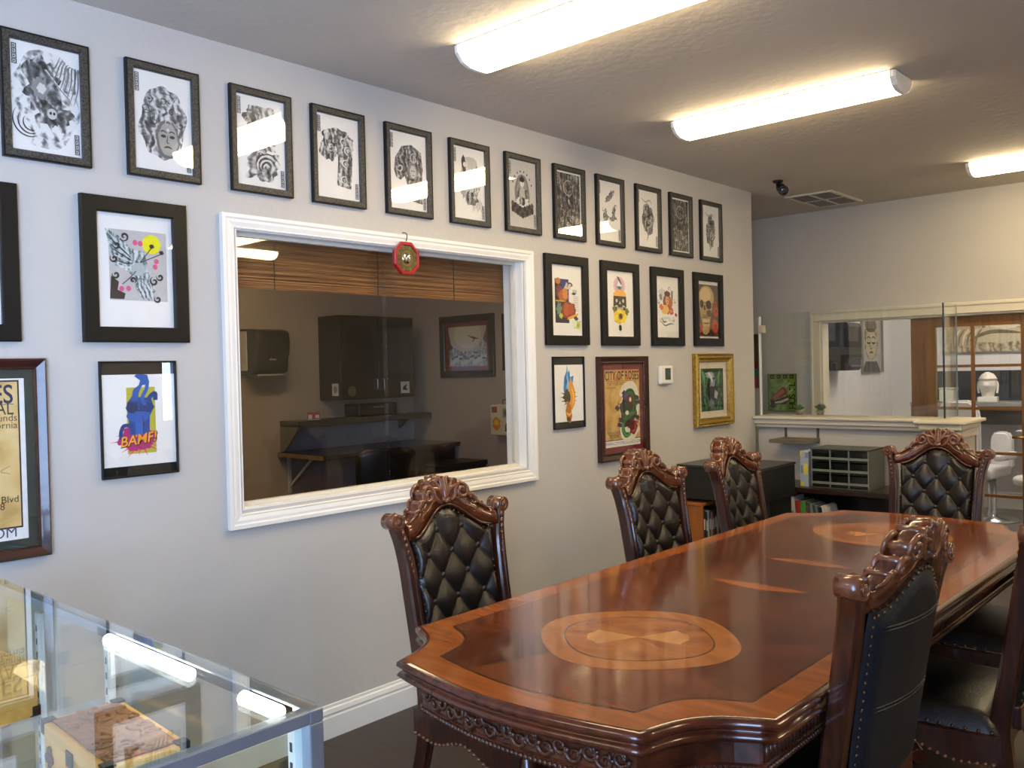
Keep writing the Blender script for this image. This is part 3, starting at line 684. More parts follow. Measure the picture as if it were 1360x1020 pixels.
def picture(label, y0, y1, z0, z1, draw, fw=.03, depth=.022, fmat=BLKF, prof=None, group=None, mat=None, matw=0, x=0.0, glass_=True, rot=RX, origin=None, tilt=0, mmat=None, rim=None):
    w, h = y1-y0, z1-z0
    t = thing('framed_picture', label, 'picture', origin or (x, (y0+y1)/2, (z0+z1)/2), rot=rot, group=group)
    if tilt: t.rotation_euler.rotate_axis('Z', tilt)
    f = mb(fmat); pr = prof or [(0, .001), (0, depth-.003), (.003, depth), (fw-.004, depth), (fw, depth-.004), (fw, .001)]
    ring(f, w, h, pr)
    if rim: f.m(BLKF); ring(f, w, h, rim)
    fr = f.build('frame', t)
    aw, ah = w-2*fw+.002, h-2*fw+.002
    if matw:
        f = mb(mmat or mat); ring(f, aw, ah, [(0, .007), (matw, .007), (matw+.002, .0055)]); f.build('mat_board', t); aw -= 2*matw; ah -= 2*matw
    a = Art(aw, ah); draw(a); a.build(t, .0045)
    if glass_:
        g = mb(PG); x0, y0_ = w/2-fw+.001, h/2-fw+.001; g.box((-x0, -y0_, depth-.0085), (x0, y0_, depth-.0070)); g.build('glass_pane', t)
    return t
def GI(k, **kw): return ink(k, **kw)
def d1(a):
    a.blob(.5, .5, .47, .47, ink(1.3, light='#e4e2dd', lo=.22, hi=.56, sc=9), 3, .06); a.blob(.45, .62, .27, .26, ink(2.1, lo=.36, hi=.74), 5, .25); a.blob(.42, .60, .11, .10, '#8d8b87', 4, .15); a.blob(.44, .60, .06, .05, '#d5d3cd', 4, .15)
    a.blob(.62, .36, .24, .12, ink(3.7, lo=.38, hi=.74), 8, .3); a.ell(.58, .38, .07, .05, '#c9c7c2'); a.ell(.56, .385, .018, .014, '#222222'); a.ell(.61, .385, .018, .014, '#222222')
    for i in range(6): a.spiral(.30, .26, .34-.04*i, .20-.02*i, 2.4, .42, .022, '#35342f' if i % 2 else '#e5e3de')
    a.stroke([(.50, .78), (.66, .66), (.84, .55)], .03, '#e9e7e2', 0); a.stroke([(.50, .775), (.66, .655), (.84, .545)], .012, '#3a3936', 0)
    for i in range(8): a.stroke([(.55+.05*i, .70-.03*i), (.62+.05*i, .80-.02*i), (.66+.045*i, .84), (.72+.04*i, .93-.02*i)], .022, '#77756f')
def d2(a):
    a.blob(.50, .50, .40, .37, ink(4.4, lo=.30, hi=.68, sc=12), 2, .08); a.blob(.57, .34, .20, .20, '#6d6b68', 3, .05); a.blob(.58, .34, .165, .17, '#a19f9b', 3, .05)
    for u in (.50, .65): a.ell(u, .37, .045, .016, '#2c2b2a'); a.stroke([(u-.06, .41), (u, .425), (u+.06, .405)], .02, '#2c2b2a')
    a.stroke([(.57, .38), (.56, .31), (.60, .305)], .02, '#4a4947'); a.stroke([(.50, .25), (.57, .265), (.65, .25)], .03, '#2c2b2a'); a.ell(.58, .44, .02, .016, '#d9d7d3')
    for i in range(9): a.spiral(.2+.075*i, .62+.13*sin(i*2.1), .07, .01, i, 1.2, .014, '#c9c7c3' if i % 2 else '#2a2928')
def d3(a):
    a.blob(.55, .72, .36, .20, ink(5.2, light='#cfcdc6', lo=.28, hi=.62, sc=9), 3, .2); a.blob(.35, .80, .15, .09, ink(5.9, lo=.4, hi=.75), 6, .3); a.blob(.52, .24, .36, .16, ink(6.6, lo=.30, hi=.64, sc=9), 6, .25)
    for i in range(6): a.spiral(.6, .22, .30-.045*i, .2-.03*i, .3, .5, .03, '#dddbd5' if i % 2 else '#44433f')
    a.blob(.45, .48, .30, .10, ink(6.9, dark='#6a6863', lo=.3, hi=.6), 9, .3)
def sleeve(k, flip=0):
    def d(a):
        a.blob(.50, .70, .38, .15, ink(k, lo=.34, hi=.66, sc=12), 5, .12); a.blob(.28, .58, .20, .13, ink(k+.3, lo=.36, hi=.66, sc=14), 8, .15)
        a.poly([(.48, .78), (.86, .74), (.84, .45), (.80, .14), (.46, .17), (.50, .45)], ink(k+.7, lo=.34, hi=.68, sc=12))
        for u, v in ((.34, .62), (.62, .70), (.66, .44), (.62, .24), (.72, .60)): a.spiral(u, v, .09, .012, u*9, 1.3, .028, '#e2e0db'); a.spiral(u+.02, v, .075, .012, u*9, 1.3, .014, '#2a2927')
    return d
def d5(a):
    a.poly([(.12, .50), (.16, .66), (.34, .82), (.60, .86), (.86, .78), (.90, .56), (.86, .28), (.88, .10), (.42, .14), (.46, .34), (.40, .44), (.30, .38), (.18, .40)], ink(8.3, lo=.36, hi=.74, sc=12))
    a.blob(.62, .52, .12, .11, '#83817d', 3, .06); a.blob(.63, .51, .085, .085, '#c2c0bb', 3, .05)
    for u in (.60, .66): a.ell(u, .52, .016, .009, '#222222')
    a.stroke([(.60, .47), (.64, .463), (.67, .472)], .014, '#333333'); a.spiral(.66, .68, .12, .02, 1, 1.2, .04, '#b9b7b2'); a.spiral(.28, .54, .09, .02, 3, 1.1, .03, '#cfcdc8'); a.blob(.60, .22, .14, .06, '#c9c7c2', 8, .3)
def d6(a):
    a.blob(.56, .56, .30, .30, ink(9.6, dark='#4a4947', lo=.28, hi=.60, sc=16), 3, .06); a.blob(.55, .80, .22, .08, '#b9b7b2', 3, .05); a.blob(.40, .60, .11, .24, '#c9c7c2', 5, .1); a.blob(.34, .74, .07, .14, '#2b2a28', 5, .12); a.ell(.37, .76, .045, .035, '#d4d2cc'); a.blob(.30, .50, .10, .20, '#a9a7a2', 7, .2)
    a.blob(.56, .30, .20, .10, ink(9.9, lo=.36, hi=.7), 3, .2)
    for i in range(7): a.stroke([(.5+.05*i, .32), (.6+.05*i, .22), (.62+.04*i, .12+.02*(i % 3))], .02, '#8d8b87')
def d7(a):
    a.rect(0, 0, 1, 1, '#c3c1bb'); a.blob(.5, .50, .26, .30, '#7d7b76', 3, .03); a.blob(.5, .52, .19, .24, '#96948f', 3, .03); a.blob(.5, .47, .20, .12, '#5c5a56', 6, .2); a.poly([(.38, .42), (.62, .42), (.58, .58), (.5, .64), (.42, .58)], '#b5b3ae'); a.ell(.5, .66, .075, .05, '#d9d7d1'); a.blob(.5, .72, .09, .04, '#262524', 4, .1); a.ell(.5, .765, .03, .022, '#262524')
    a.blob(.5, .38, .25, .07, '#d9d7d2', 6, .2); a.blob(.5, .40, .12, .06, ink(11, lo=.4, hi=.7), 6, .2)
    for r in range(2):
        for i in range(9): a.blob(.16+.085*i, .26-.07*r+.02*abs(i-4), .055, .05, '#34332f' if (i+r) % 2 else '#55534f', i, .1)
    for i in range(8): a.ell(.5+.36*cos(.4+i*.33), .54+.3*sin(.4+i*.33), .022, .016, '#44423e')
def dark(k):
    def d(a):
        a.rect(.04, .03, .96, .97, ink(k, dark='#141413', mid='#5d5c58', light='#bdbbb5', lo=.36, hi=.76, sc=11)); a.blob(.5, .60, .20, .2, ink(k+2, lo=.46, hi=.8), 3, .2); a.spiral(.5, .74, .2, .17, 0, 1, .03, '#b9b7b1')
        for i in range(8): a.spiral(.15+.1*i, .18+.05*(i % 3), .07, .01, i, 1.3, .018, '#cfcdc7' if i % 2 else '#262523')
    return d
def d9(a):
    for u, v, r in ((.46, .72, .5), (.60, .80, .7), (.30, .44, 1.2), (.70, .52, 1.5), (.66, .40, .4), (.34, .36, 1.0)): a.blob(u, v, .16, .045, ink(u*9, lo=.40, hi=.72, sc=22), int(u*50), .3, rot=r)
    for u, v in ((.25, .52), (.78, .60), (.36, .28)): a.spiral(u, v, .07, .02, u*7, .8, .018, '#55534f')
def mass(k, u, v, ru, rv):
    def d(a):
        a.blob(u, v, ru, rv, ink(k, lo=.36, hi=.72, sc=15), int(k*3), .14); a.blob(u+.04, v+.1, ru*.4, rv*.35, ink(k+1, lo=.4, hi=.8), 4, .25)
        a.stroke([(.2, .86), (.4, .80), (.6, .84), (.72, .78)], .05, '#aeaca6'); a.stroke([(.45, .12), (.5, .2), (.48, .3)], .06, '#a9a7a2')
        for i in range(6): a.spiral(u-ru*.6+ru*.25*i, v+rv*.5*sin(i*2), .07, .01, i, 1.2, .018, '#d0cec8' if i % 2 else '#2d2c2a')
    return d
TOPS = [(1.30/1.2*0+.992, 1.259, d1, 'an armoured warrior among flames and waves', 0), (1.381, 1.648, d2, 'frowning deity head inside an oval of clouds', 0), (1.772, 2.040, d3, 'dragon and wave fragments', 0), (2.135, 2.405, sleeve(7.2), 'chest and sleeve tattoo design of curling waves', 0),
        (2.519, 2.792, d5, 'a sleeve tattoo design around a pale face', 0), (2.907, 3.177, d6, 'long haired robed woman under a round shell', 0), (3.292, 3.564, d7, 'deity seated on a lotus', 0), (3.675, 3.948, dark(12.4), 'dense dark haloed figure', 0), (4.053, 4.325, d9, 'scattered small koi and blossoms', 0), (4.447, 4.723, mass(14.1, .52, .5, .30, .26), 'dark lotus cloud on white', 0), (4.825, 5.095, dark(16.7), 'sheet filled edge to edge with figures', 0), (5.202, 5.487, mass(18.2, .52, .50, .26, .30), 'oval face mask', 0)]
ORD = 'first second third fourth fifth sixth seventh eighth ninth tenth eleventh last'.split()
for i, (y0, y1, fn, what, tl) in enumerate(TOPS):
    def dr(a, fn=fn, i=i):
        fn(a); a.k += 3; seals(a, .035, .965); seals(a, .895, .22)
    picture('pewter framed print of %s, %s of top row' % (what, ORD[i]), y0, y1, 2.189, 2.587, dr, fw=.028, depth=.02, fmat=SILV, group='pewter framed ink prints of the top row',
            prof=[(.005, .019), (.006, .0185), (.024, .0180), (.026, .015), (.028, .013), (.028, .001)], rim=[(0, .001), (0, .018), (.002, .0205), (.005, .0205), (.0055, .0186)])
    fr = [o for o in COL.objects if o.name.startswith('framed_picture')][-1]
# second row: wide black frames
def bird(a):
    a.rect(.16, .24, .92, .86, '#bdbbb8'); a.ell(.72, .75, .125, .085, '#e6e020')
    a.poly([(.16, .25), (.34, .25), (.36, .30), (.26, .33), (.28, .40), (.18, .45)], '#2f2e2d')
    IK = ink(21, dark='#232a2b', mid='#7f8e90', light='#cfd8d8', lo=.34, hi=.66, sc=16)
    a.poly([(.12, .86), (.30, .80), (.44, .70), (.62, .68), (.66, .56), (.58, .44), (.46, .46), (.34, .52), (.24, .54), (.18, .66)], IK)
    a.poly([(.46, .46), (.64, .54), (.70, .44), (.76, .34), (.68, .24), (.58, .26), (.50, .34)], ink(22, dark='#232a2b', mid='#7f8e90', light='#cfd8d8', lo=.34, hi=.66, sc=20)); a.blob(.54, .52, .09, .06, '#a9b6b6', 3, .1)
    for i in range(7): a.stroke([(.14+.02*i, .84-.05*i), (.28+.02*i, .74-.035*i), (.46, .62-.01*i)], .016, '#23282a' if i % 2 else '#c7d0d0')
    for i in range(6): a.stroke([(.50+.03*i, .40), (.55+.03*i, .32), (.60+.025*i, .25)], .012, '#dfe5e5' if i % 2 else '#23282a')
    for u, v in ((.50, .755), (.57, .75), (.78, .60), (.76, .55), (.31, .34), (.40, .345)): a.ell(u, v, .032, .024, '#d95a86')
    for u, v in ((.72, .72), (.85, .67)): a.stroke([(.56, .58), (u, v)], .012, '#3a3635', 0); a.blob(u, v+.012, .03, .02, '#3a3230', 3, .2)
    for u, v, r in ((.22, .60, .05), (.26, .72, .05), (.36, .80, .06), (.74, .42, .06), (.82, .46, .05), (.78, .26, .05), (.46, .42, .04), (.24, .46, .05)): a.spiral(u, v, r, .008, u*11, 1.2, .028, '#2b2b2b')
    a.stroke([(.32, .38), (.42, .44), (.50, .50)], .012, '#3a3635', 0)
def blank(a): a.rect(.3, .3, .7, .7, '#c9c6c0')
picture('large black framed print cut by the left edge, white mat showing', .655, 1.026, 1.615, 2.106, lambda a: a.blob(.35, .5, .25, .28, ink(24), 3, .2), fw=.052, group='wide black frames')
picture('black framed print of a grey bird before a yellow moon, left of the window', 1.216, 1.584, 1.615, 2.104, bird, fw=.052, group='wide black frames')
def p_c(a):
    a.rect(.14, .18, .58, .80, '#2f2a33'); a.rect(.34, .56, .58, .80, '#2c3a75'); a.ell(.24, .77, .085, .045, '#c77b43'); a.blob(.28, .62, .1, .09, '#7a3f3f', 5, .2)
    a.blob(.40, .56, .15, .09, '#b4622f', 3, .15); a.blob(.46, .60, .09, .08, '#d08a4a', 5, .1); a.blob(.56, .70, .1, .05, '#cfc4ae', 8, .3); a.stroke([(.52, .68), (.60, .75), (.70, .72), (.62, .70)], .03, '#3a3026')
    a.blob(.56, .36, .25, .12, '#8f3a26', 6, .08); a.blob(.50, .37, .10, .09, '#b45535', 6, .08); a.blob(.64, .38, .09, .08, '#a9482c', 7, .08)
    a.poly([(.52, .22), (.86, .29), (.88, .33), (.54, .26)], '#d9a52e'); a.rect(.16, .48, .42, .50, '#c9a53a'); a.blob(.26, .38, .07, .1, '#6f8f7a', 4, .3); a.blob(.32, .28, .05, .04, '#b9c04a', 4, .3)
    a.blob(.84, .16, .12, .06, '#c3d27a', 6, .25); a.blob(.74, .18, .1, .05, '#dfe6d0', 6, .25); a.blob(.86, .15, .05, .03, '#8fb02f', 6, .2); a.blob(.80, .25, .07, .03, '#3f4a3a', 9, .3)
    for i in range(9): a.stroke([(.70, .55-.025*i), (.80, .56-.025*i), (.90, .55-.025*i)], .008, '#6a6660')
    a.rect(.70, .60, .84, .66, '#b7bcb8'); a.blob(.74, .60, .06, .02, '#38332d', 4, .3)
def p_d(a):
    a.ell(.50, .78, .21, .135, '#dcb3bb'); a.ell(.50, .78, .15, .10, '#c6a7c0'); a.poly([(.38, .77), (.62, .77), (.5, .69)], '#7d8f99'); a.poly([(.40, .77), (.60, .77), (.55, .86), (.47, .85)], '#dfe7ea'); a.stroke([(.42, .92), (.50, .87), (.58, .79)], .05, '#3b3a38'); a.poly([(.46, .77), (.54, .77), (.5, .69)], '#44525a')
    a.poly([(.28, .66), (.40, .72), (.62, .72), (.74, .66), (.74, .60), (.28, .60)], '#e6ac4e'); a.poly([(.28, .62), (.74, .62), (.75, .46), (.68, .40), (.62, .40), (.51, .36), (.40, .40), (.34, .40), (.27, .46)], '#35322c')
    for u in (.39, .63): a.ell(u, .55, .075, .05, '#16140f'); a.ell(u, .55, .04, .03, '#c9bfa3')
    a.poly([(.47, .50), (.55, .50), (.51, .55)], '#c9bfa3'); a.stroke([(.30, .45), (.4, .47), (.42, .42)], .03, '#cfc5a8'); a.stroke([(.72, .45), (.62, .47), (.60, .42)], .03, '#cfc5a8')
    for i in range(5): a.ell(.42+.045*i, .43, .018, .022, '#cbbd95')
    for u, v in ((.34, .36), (.30, .42), (.72, .36), (.76, .40), (.36, .26)): a.blob(u, v, .07, .04, '#5c6a2a', int(u*99), .3)
    for i in range(7): a.ell(.51+.15*cos(i*.9), .31+.065*sin(i*.9), .10, .05, '#e3c21e' if i % 2 else '#efd63a')
    a.ell(.52, .31, .085, .05, '#8f6a12'); a.ell(.53, .315, .045, .035, '#3a2a12'); a.blob(.50, .135, .06, .045, '#3f4630', 5, .15); a.stroke([(.5, .20), (.5, .09)], .02, '#2c3022')
def p_e(a):
    a.blob(.32, .70, .18, .09, '#c9cdcb', 5, .25); a.blob(.24, .66, .06, .05, '#7d827f', 5, .3); a.blob(.52, .56, .18, .17, '#8d4a2c', 7, .12); a.blob(.53, .64, .10, .08, '#4a2418', 3, .2); a.ell(.52, .62, .085, .085, '#dba27c'); a.ell(.49, .63, .016, .011, '#2a1510'); a.ell(.56, .63, .016, .011, '#2a1510'); a.stroke([(.49, .585), (.52, .58), (.55, .587)], .02, '#a43a2e'); a.blob(.52, .72, .12, .05, '#5a2a18', 7, .2)
    a.blob(.42, .46, .16, .08, '#e2b65a', 3, .12); a.blob(.68, .44, .10, .06, '#c9543f', 5, .2); a.blob(.68, .44, .05, .03, '#e58a6a', 5, .2); a.blob(.26, .50, .08, .05, '#d4654c', 9, .2); a.blob(.66, .58, .10, .07, '#b5663a', 6, .2); a.blob(.72, .70, .06, .07, '#84807a', 6, .4)
    a.blob(.48, .27, .30, .07, '#cfd3cf', 9, .25); a.blob(.46, .26, .2, .045, '#e8e8e2', 9, .25); a.stroke([(.20, .28), (.40, .20), (.62, .23), (.78, .22)], .03, '#5c635c'); a.stroke([(.26, .33), (.34, .26), (.48, .27)], .04, '#55604f'); a.blob(.88, .38, .05, .03, '#8f4038', 9, .2)
    for u, v in ((.16, .58), (.85, .60), (.60, .80), (.80, .30)): a.spiral(u, v, .06, .01, u*9, 1.1, .02, '#6c716d')
def p_f(a):
    a.rect(0, 0, 1, 1, '#57493a'); a.rect(0, .94, 1, 1, '#dcd9d2'); a.rect(0, 0, 1, .035, '#dcd9d2'); a.blob(.5, .1, .48, .055, '#2a1a14', 8, .2)
    a.blob(.44, .72, .36, .20, '#b59a66', 3, .03); a.blob(.40, .76, .25, .13, '#cdb583', 3, .03); a.poly([(.10, .66), (.74, .62), (.70, .46), (.62, .34), (.56, .12), (.40, .06), (.28, .10), (.20, .30), (.12, .48)], '#a98c58')
    a.blob(.54, .59, .14, .075, '#231a12', 5, .08); a.blob(.22, .60, .09, .07, '#261c13', 5, .08); a.poly([(.30, .50), (.40, .50), (.36, .58), (.33, .58)], '#2c2015'); a.blob(.56, .44, .13, .06, '#5c4728', 6, .1); a.blob(.36, .38, .16, .035, '#8a7044', 6, .1)
    for i in range(6): a.ell(.27+.055*i, .31, .024, .035, '#d0bd90'); a.ell(.29+.05*i, .235, .022, .03, '#c2ad7e')
    a.stroke([(.24, .272), (.42, .262), (.58, .28)], .02, '#2a1c10'); a.blob(.36, .14, .14, .07, '#b89b63', 6, .05)
    for u, v, r in ((.84, .22, .17), (.88, .48, .13), (.10, .18, .12), (.86, .60, .08)):
        a.blob(u, v, r, r*.75, '#a83a26', int(u*50), .1); a.blob(u, v, r*.75, r*.55, '#c4553c', int(u*70), .15); a.spiral(u, v, r*.6, .02, 1, 1.6, .03, '#7a2416'); a.ell(u, v, r*.18, r*.13, '#7a2416')
for lab, y0, y1, fn in (('black framed print of a red robed figure before a dark panel, right of window', 3.586, 3.958, p_c), ('black framed print of a sawn skull above a yellow rose', 4.082, 4.460, p_d), ('black framed print of a woman among flowers on white, left of the painted skull', 4.598, 4.969, p_e), ('black framed painting of a large skull with red roses', 5.101, 5.479, p_f)):
    picture(lab, y0, y1, 1.617, 2.102, fn, fw=.052, group='wide black frames')
# narrow clip frames with black bands at head and foot
def clipframe(label, y0, y1, z0, z1, fn):
    def dr(a):
        a.rect(0, 0, 1, .085, '#141414'); a.rect(0, .895, 1, 1, '#141414'); fn(a)
    picture(label, y0, y1, z0, z1, dr, fw=.006, depth=.016, group='clip frames with black bands')
def bamf(a):
    a.rect(.33, .19, .72, .78, '#b9b43a')
    for i in range(16):
        t = i*.393; a.poly([(.50+.10*cos(t-.2), .32+.07*sin(t-.2)), (.47+(.28+.05*(i % 3))*cos(t), .30+(.13+.02*(i % 2))*sin(t)), (.50+.10*cos(t+.2), .32+.07*sin(t+.2))], '#e8466e')
    for u, v, r in ((.30, .32, .10), (.42, .28, .12), (.56, .28, .11), (.64, .32, .09), (.36, .38, .09), (.55, .37, .10), (.24, .30, .05)): a.blob(u, v, r, r*.55, '#b02a70', int(u*77), .12)
    a.poly([(.36, .36), (.63, .36), (.64, .52), (.70, .60), (.66, .68), (.40, .70), (.33, .64), (.35, .52)], '#23498f'); a.rect(.44, .36, .54, .52, '#2f62b5'); a.blob(.48, .53, .15, .07, '#2c5cad', 4, .05); a.blob(.40, .60, .08, .05, '#16305f', 4, .05); a.blob(.60, .60, .10, .045, '#1c3c78', 4, .05)
    a.poly([(.39, .66), (.42, .76), (.50, .80), (.52, .84), (.44, .88), (.48, .90), (.62, .89), (.64, .83), (.60, .80), (.55, .80), (.50, .74), (.48, .66)], '#2a59a8')
    a.stroke([(.58, .62), (.54, .68), (.60, .76), (.62, .84)], .05, '#2d5fae', 0); a.stroke([(.62, .66), (.66, .70), (.72, .72), (.72, .66)], .06, '#1f4485', 0)
    a.stroke([(.40, .44), (.28, .44), (.24, .36), (.28, .30)], .05, '#1e3f7c', 0); a.stroke([(.46, .66), (.46, .58), (.56, .57)], .02, '#0f2347'); a.stroke([(.54, .52), (.55, .44), (.54, .37)], .012, '#0f2347')
    a.text('BAMF!', .48, .272, .048, '#3a1420', sx=.98, shear=.25, bold=.0022, rot=.12); a.text('BAMF!', .475, .275, .048, '#f0a52c', sx=.98, shear=.25, bold=.0006, rot=.12)
clipframe('clip framed print of a blue fist over a pink burst, left of the window', 1.264, 1.532, 1.155, 1.551, bamf)
def fire(a):
    a.poly([(.46, .92), (.44, .80), (.36, .72), (.33, .56), (.36, .44), (.52, .42), (.66, .48), (.64, .62), (.68, .74), (.56, .72), (.54, .82), (.48, .78)], '#2f86c4'); a.poly([(.46, .80), (.42, .66), (.44, .48), (.54, .46), (.58, .62), (.50, .66)], '#8fc8e0'); a.poly([(.42, .76), (.38, .66), (.42, .58), (.46, .66)], '#1d5d97')
    for i in range(14):
        t = i*.45; a.poly([(.50+.12*cos(t-.15), .43+.1*sin(t-.15)), (.50+.30*cos(t), .44+.15*sin(t)), (.50+.12*cos(t+.15), .43+.1*sin(t+.15))], '#9c3a3c' if i % 2 else '#7a2f34')
    a.blob(.46, .44, .13, .10, '#4c4a2c', 4, .2); a.poly([(.56, .72), (.66, .60), (.72, .50), (.70, .34), (.60, .24), (.52, .30), (.56, .44), (.50, .56)], '#e09a2e'); a.poly([(.46, .40), (.38, .24), (.42, .10), (.54, .06), (.60, .16), (.56, .30)], '#b87422'); a.stroke([(.40, .22), (.50, .18), (.58, .22)], .05, '#efb84e'); a.stroke([(.60, .56), (.66, .44), (.62, .32)], .04, '#f2c463'); a.blob(.48, .12, .07, .03, '#5f3518', 5, .2)
clipframe('clip framed print of a flaming blue and orange hand under the fortune print', 3.639, 3.909, 1.164, 1.555, fire)
# festival posters in dark wood frames
RW = wood('#22100b', '#43231a', rough=.35, coat=.4, rot=(0, 0, 0), scale=6, stretch=8, name='cherry_frame')
GREEN = pm('#27342e', rough=.8, var=.05); OXB = pm('#6e2026', rough=.75, var=.05, name='oxblood_mat')
def roses(a):
    a.rect(0, 0, 1, 1, ink(30, dark='#a5803e', mid='#c59c52', light='#d3b16c', lo=.3, hi=.7, sc=4)); a.rect(0, .955, 1, 1, '#c08a58')
    a.text('CITY OF ROSES', .5, .862, .072, '#31241f', sx=.70, bold=.001); a.rect(.03, .845, .97, .85, '#5a3a2a'); a.text('TATTOO ARTS FESTIVAL', .5, .79, .028, '#4c3a2c', sx=.95); a.text('Fairgrounds', .04, .752, .02, '#3a2c20', align='LEFT')
    for u in (.25, .33, .42, .63, .72): a.rect(u, .862, u+.02, .94, '#b23a2a')
    a.rect(0, 0, 1, .085, '#e5e2dc'); a.rect(0, .085, 1, .095, '#241a18'); a.text('WWW.CITYOFROSESFEST.COM', .5, .028, .026, '#3b3836', sx=1.0)
    for i, tx in enumerate(('America City Blvd.', 'Roseville California', 'Ca. 95678')): a.text(tx, .05+.04*i, .178-.03*i, .02, '#3a2a1e', align='LEFT')
    W_ = '#dcd5c4'
    a.stroke([(.52, .62), (.60, .72), (.78, .74), (.86, .62), (.84, .46), (.62, .40), (.54, .30), (.56, .17), (.72, .15), (.82, .22), (.92, .28)], .25, W_, 0)
    a.blob(.66, .46, .25, .25, W_, 3, .08); a.blob(.66, .46, .23, .23, '#4a2420', 3, .12); a.blob(.74, .62, .12, .10, '#6b2c24', 4, .1); a.blob(.58, .48, .13, .10, '#2f4330', 4, .1); a.blob(.78, .24, .13, .10, '#5e2620', 4, .1)
    a.stroke([(.58, .62), (.64, .70), (.78, .70), (.85, .60), (.83, .46), (.66, .38), (.54, .34), (.50, .22), (.58, .14), (.70, .17)], .09, '#2e6b3a', 0); a.stroke([(.58, .63), (.64, .71), (.78, .71), (.86, .60), (.84, .46)], .03, '#1c3a24', 0); a.stroke([(.50, .30), (.50, .20), (.60, .13), (.70, .16)], .03, '#48a050', 0)
    a.stroke([(.74, .18), (.84, .20), (.86, .28), (.94, .30)], .04, '#b5343a', 0); a.blob(.56, .66, .08, .06, '#4e4266', 5, .2); a.ell(.62, .43, .05, .03, '#d8d0c0'); a.ell(.66, .20, .04, .03, '#d8d0c0'); a.ell(.72, .60, .03, .03, '#e4dccc')
    for u, v in ((.34, .50), (.40, .28), (.44, .34), (.92, .62), (.94, .56), (.92, .36)): a.blob(u, v, .06, .035, '#3a3238', int(u*91), .35)
    a.stroke([(.40, .60), (.36, .56), (.46, .54), (.44, .50)], .012, '#33302e')
picture('cherry framed festival poster of a green snake on tan, right of the window', 4.028, 4.530, .952, 1.553, roses, fw=.045, depth=.03, fmat=RW, matw=.03, mmat=OXB, prof=[(0, .001), (0, .026), (.006, .03), (.03, .022), (.036, .024), (.045, .016), (.045, .001)], group='festival posters')
def valp(a):
    a.rect(0, 0, 1, 1, '#e6e4df'); a.rect(0, .075, .965, .985, '#2a2320'); a.rect(0, .085, .955, .975, ink(33, dark='#b09055', mid='#cfae6c', light='#dcc389', lo=.3, hi=.7, sc=3))
    a.text('ROSES', .93, .845, .082, '#2f3352', align='RIGHT', sx=.8, bold=.001); a.rect(.3, .836, .93, .840, '#5a4a3a'); a.text('FESTIVAL', .93, .775, .06, '#43382e', align='RIGHT', sx=.75); a.text('at the Fairgrounds', .95, .735, .03, '#4c3c2c', align='RIGHT'); a.text('Roseville California', .95, .690, .03, '#4c3c2c', align='RIGHT')
    a.blob(.46, .46, .22, .17, '#a52a30', 3, .1); a.blob(.5, .57, .15, .06, '#5a3a30', 4, .2); a.stroke([(.9, .46), (.84, .43), (.9, .41)], .01, '#b59a66')
    a.text('America City Blvd', .945, .235, .030, '#33281e', align='RIGHT'); a.text('Ca. 95678', .86, .195, .030, '#33281e', align='RIGHT'); a.text('CITYOFROSESFEST.COM', .93, .022, .045, '#4a5068', align='RIGHT', sx=1.0)
picture('large cherry framed festival poster with green mat, cut by the left edge', .50, 1.093, .938, 1.562, valp, fw=.034, depth=.03, fmat=RW, matw=.026, mmat=GREEN, prof=[(0, .001), (0, .024), (.006, .03), (.024, .022), (.028, .020), (.030, .020), (.034, .016), (.034, .001)], group='festival posters')
# gilt frame
GOLD = pm('#a98a3a', rough=.35, metal=.75, var=.3, scale=70, bump=.35, bscale=110, name='gilt')
def jungle(a):
    a.rect(0, 0, 1, 1, '#23452f'); R = random.Random(9)
    for i in range(26): u, v = R.random(), R.random(); a.stroke([(max(.02, min(.98, u)), max(.02, v-.2)), (max(.02, min(.98, u+.06*R.uniform(-1, 1))), v), (max(.02, min(.98, u+.2*R.uniform(-1, 1))), min(.98, v+.15))], .07, R.choice(['#3a7a45', '#5ba050', '#1c3626', '#2f6a4a', '#18291f']))
    a.blob(.52, .45, .24, .28, '#27262e', 5, .25); a.blob(.40, .84, .20, .07, '#a9b0b4', 5, .25); a.blob(.52, .66, .12, .08, '#8f959c', 6, .3); a.blob(.45, .18, .12, .1, '#6d727a', 7, .3); a.blob(.66, .38, .07, .1, '#aab0b6', 8, .35); a.stroke([(.3, .9), (.45, .8), (.5, .66)], .08, '#dfe3e2'); a.blob(.48, .40, .1, .1, '#15141b', 9, .3)
picture('gold framed painting of a dark bird in green leaves beside the half wall', 5.079, 5.577, 1.082, 1.566, jungle, fw=.056, depth=.04, fmat=GOLD, matw=.042, mmat=pm('#d6cbb6', rough=.85, var=.04), prof=[(0, .001), (0, .030), (.006, .038), (.014, .034), (.018, .038), (.026, .040), (.034, .034), (.042, .024), (.048, .026), (.056, .016), (.056, .001)])
# thermostat
t = thing('thermostat', 'white thermostat with a grey screen between the snake poster and the gold frame', 'thermostat', (0, 4.735, 1.435), rot=RX)
mb(pm('#e6e3dc', rough=.4, var=.01)).box((-.072, -.058, .0005), (.072, .058, .028), .012, 3).build('housing', t)
mb(pm('#4a5145', rough=.15, var=.03)).box((-.025, -.030, .0275), (.035, .042, .0295), .003).build('screen', t)
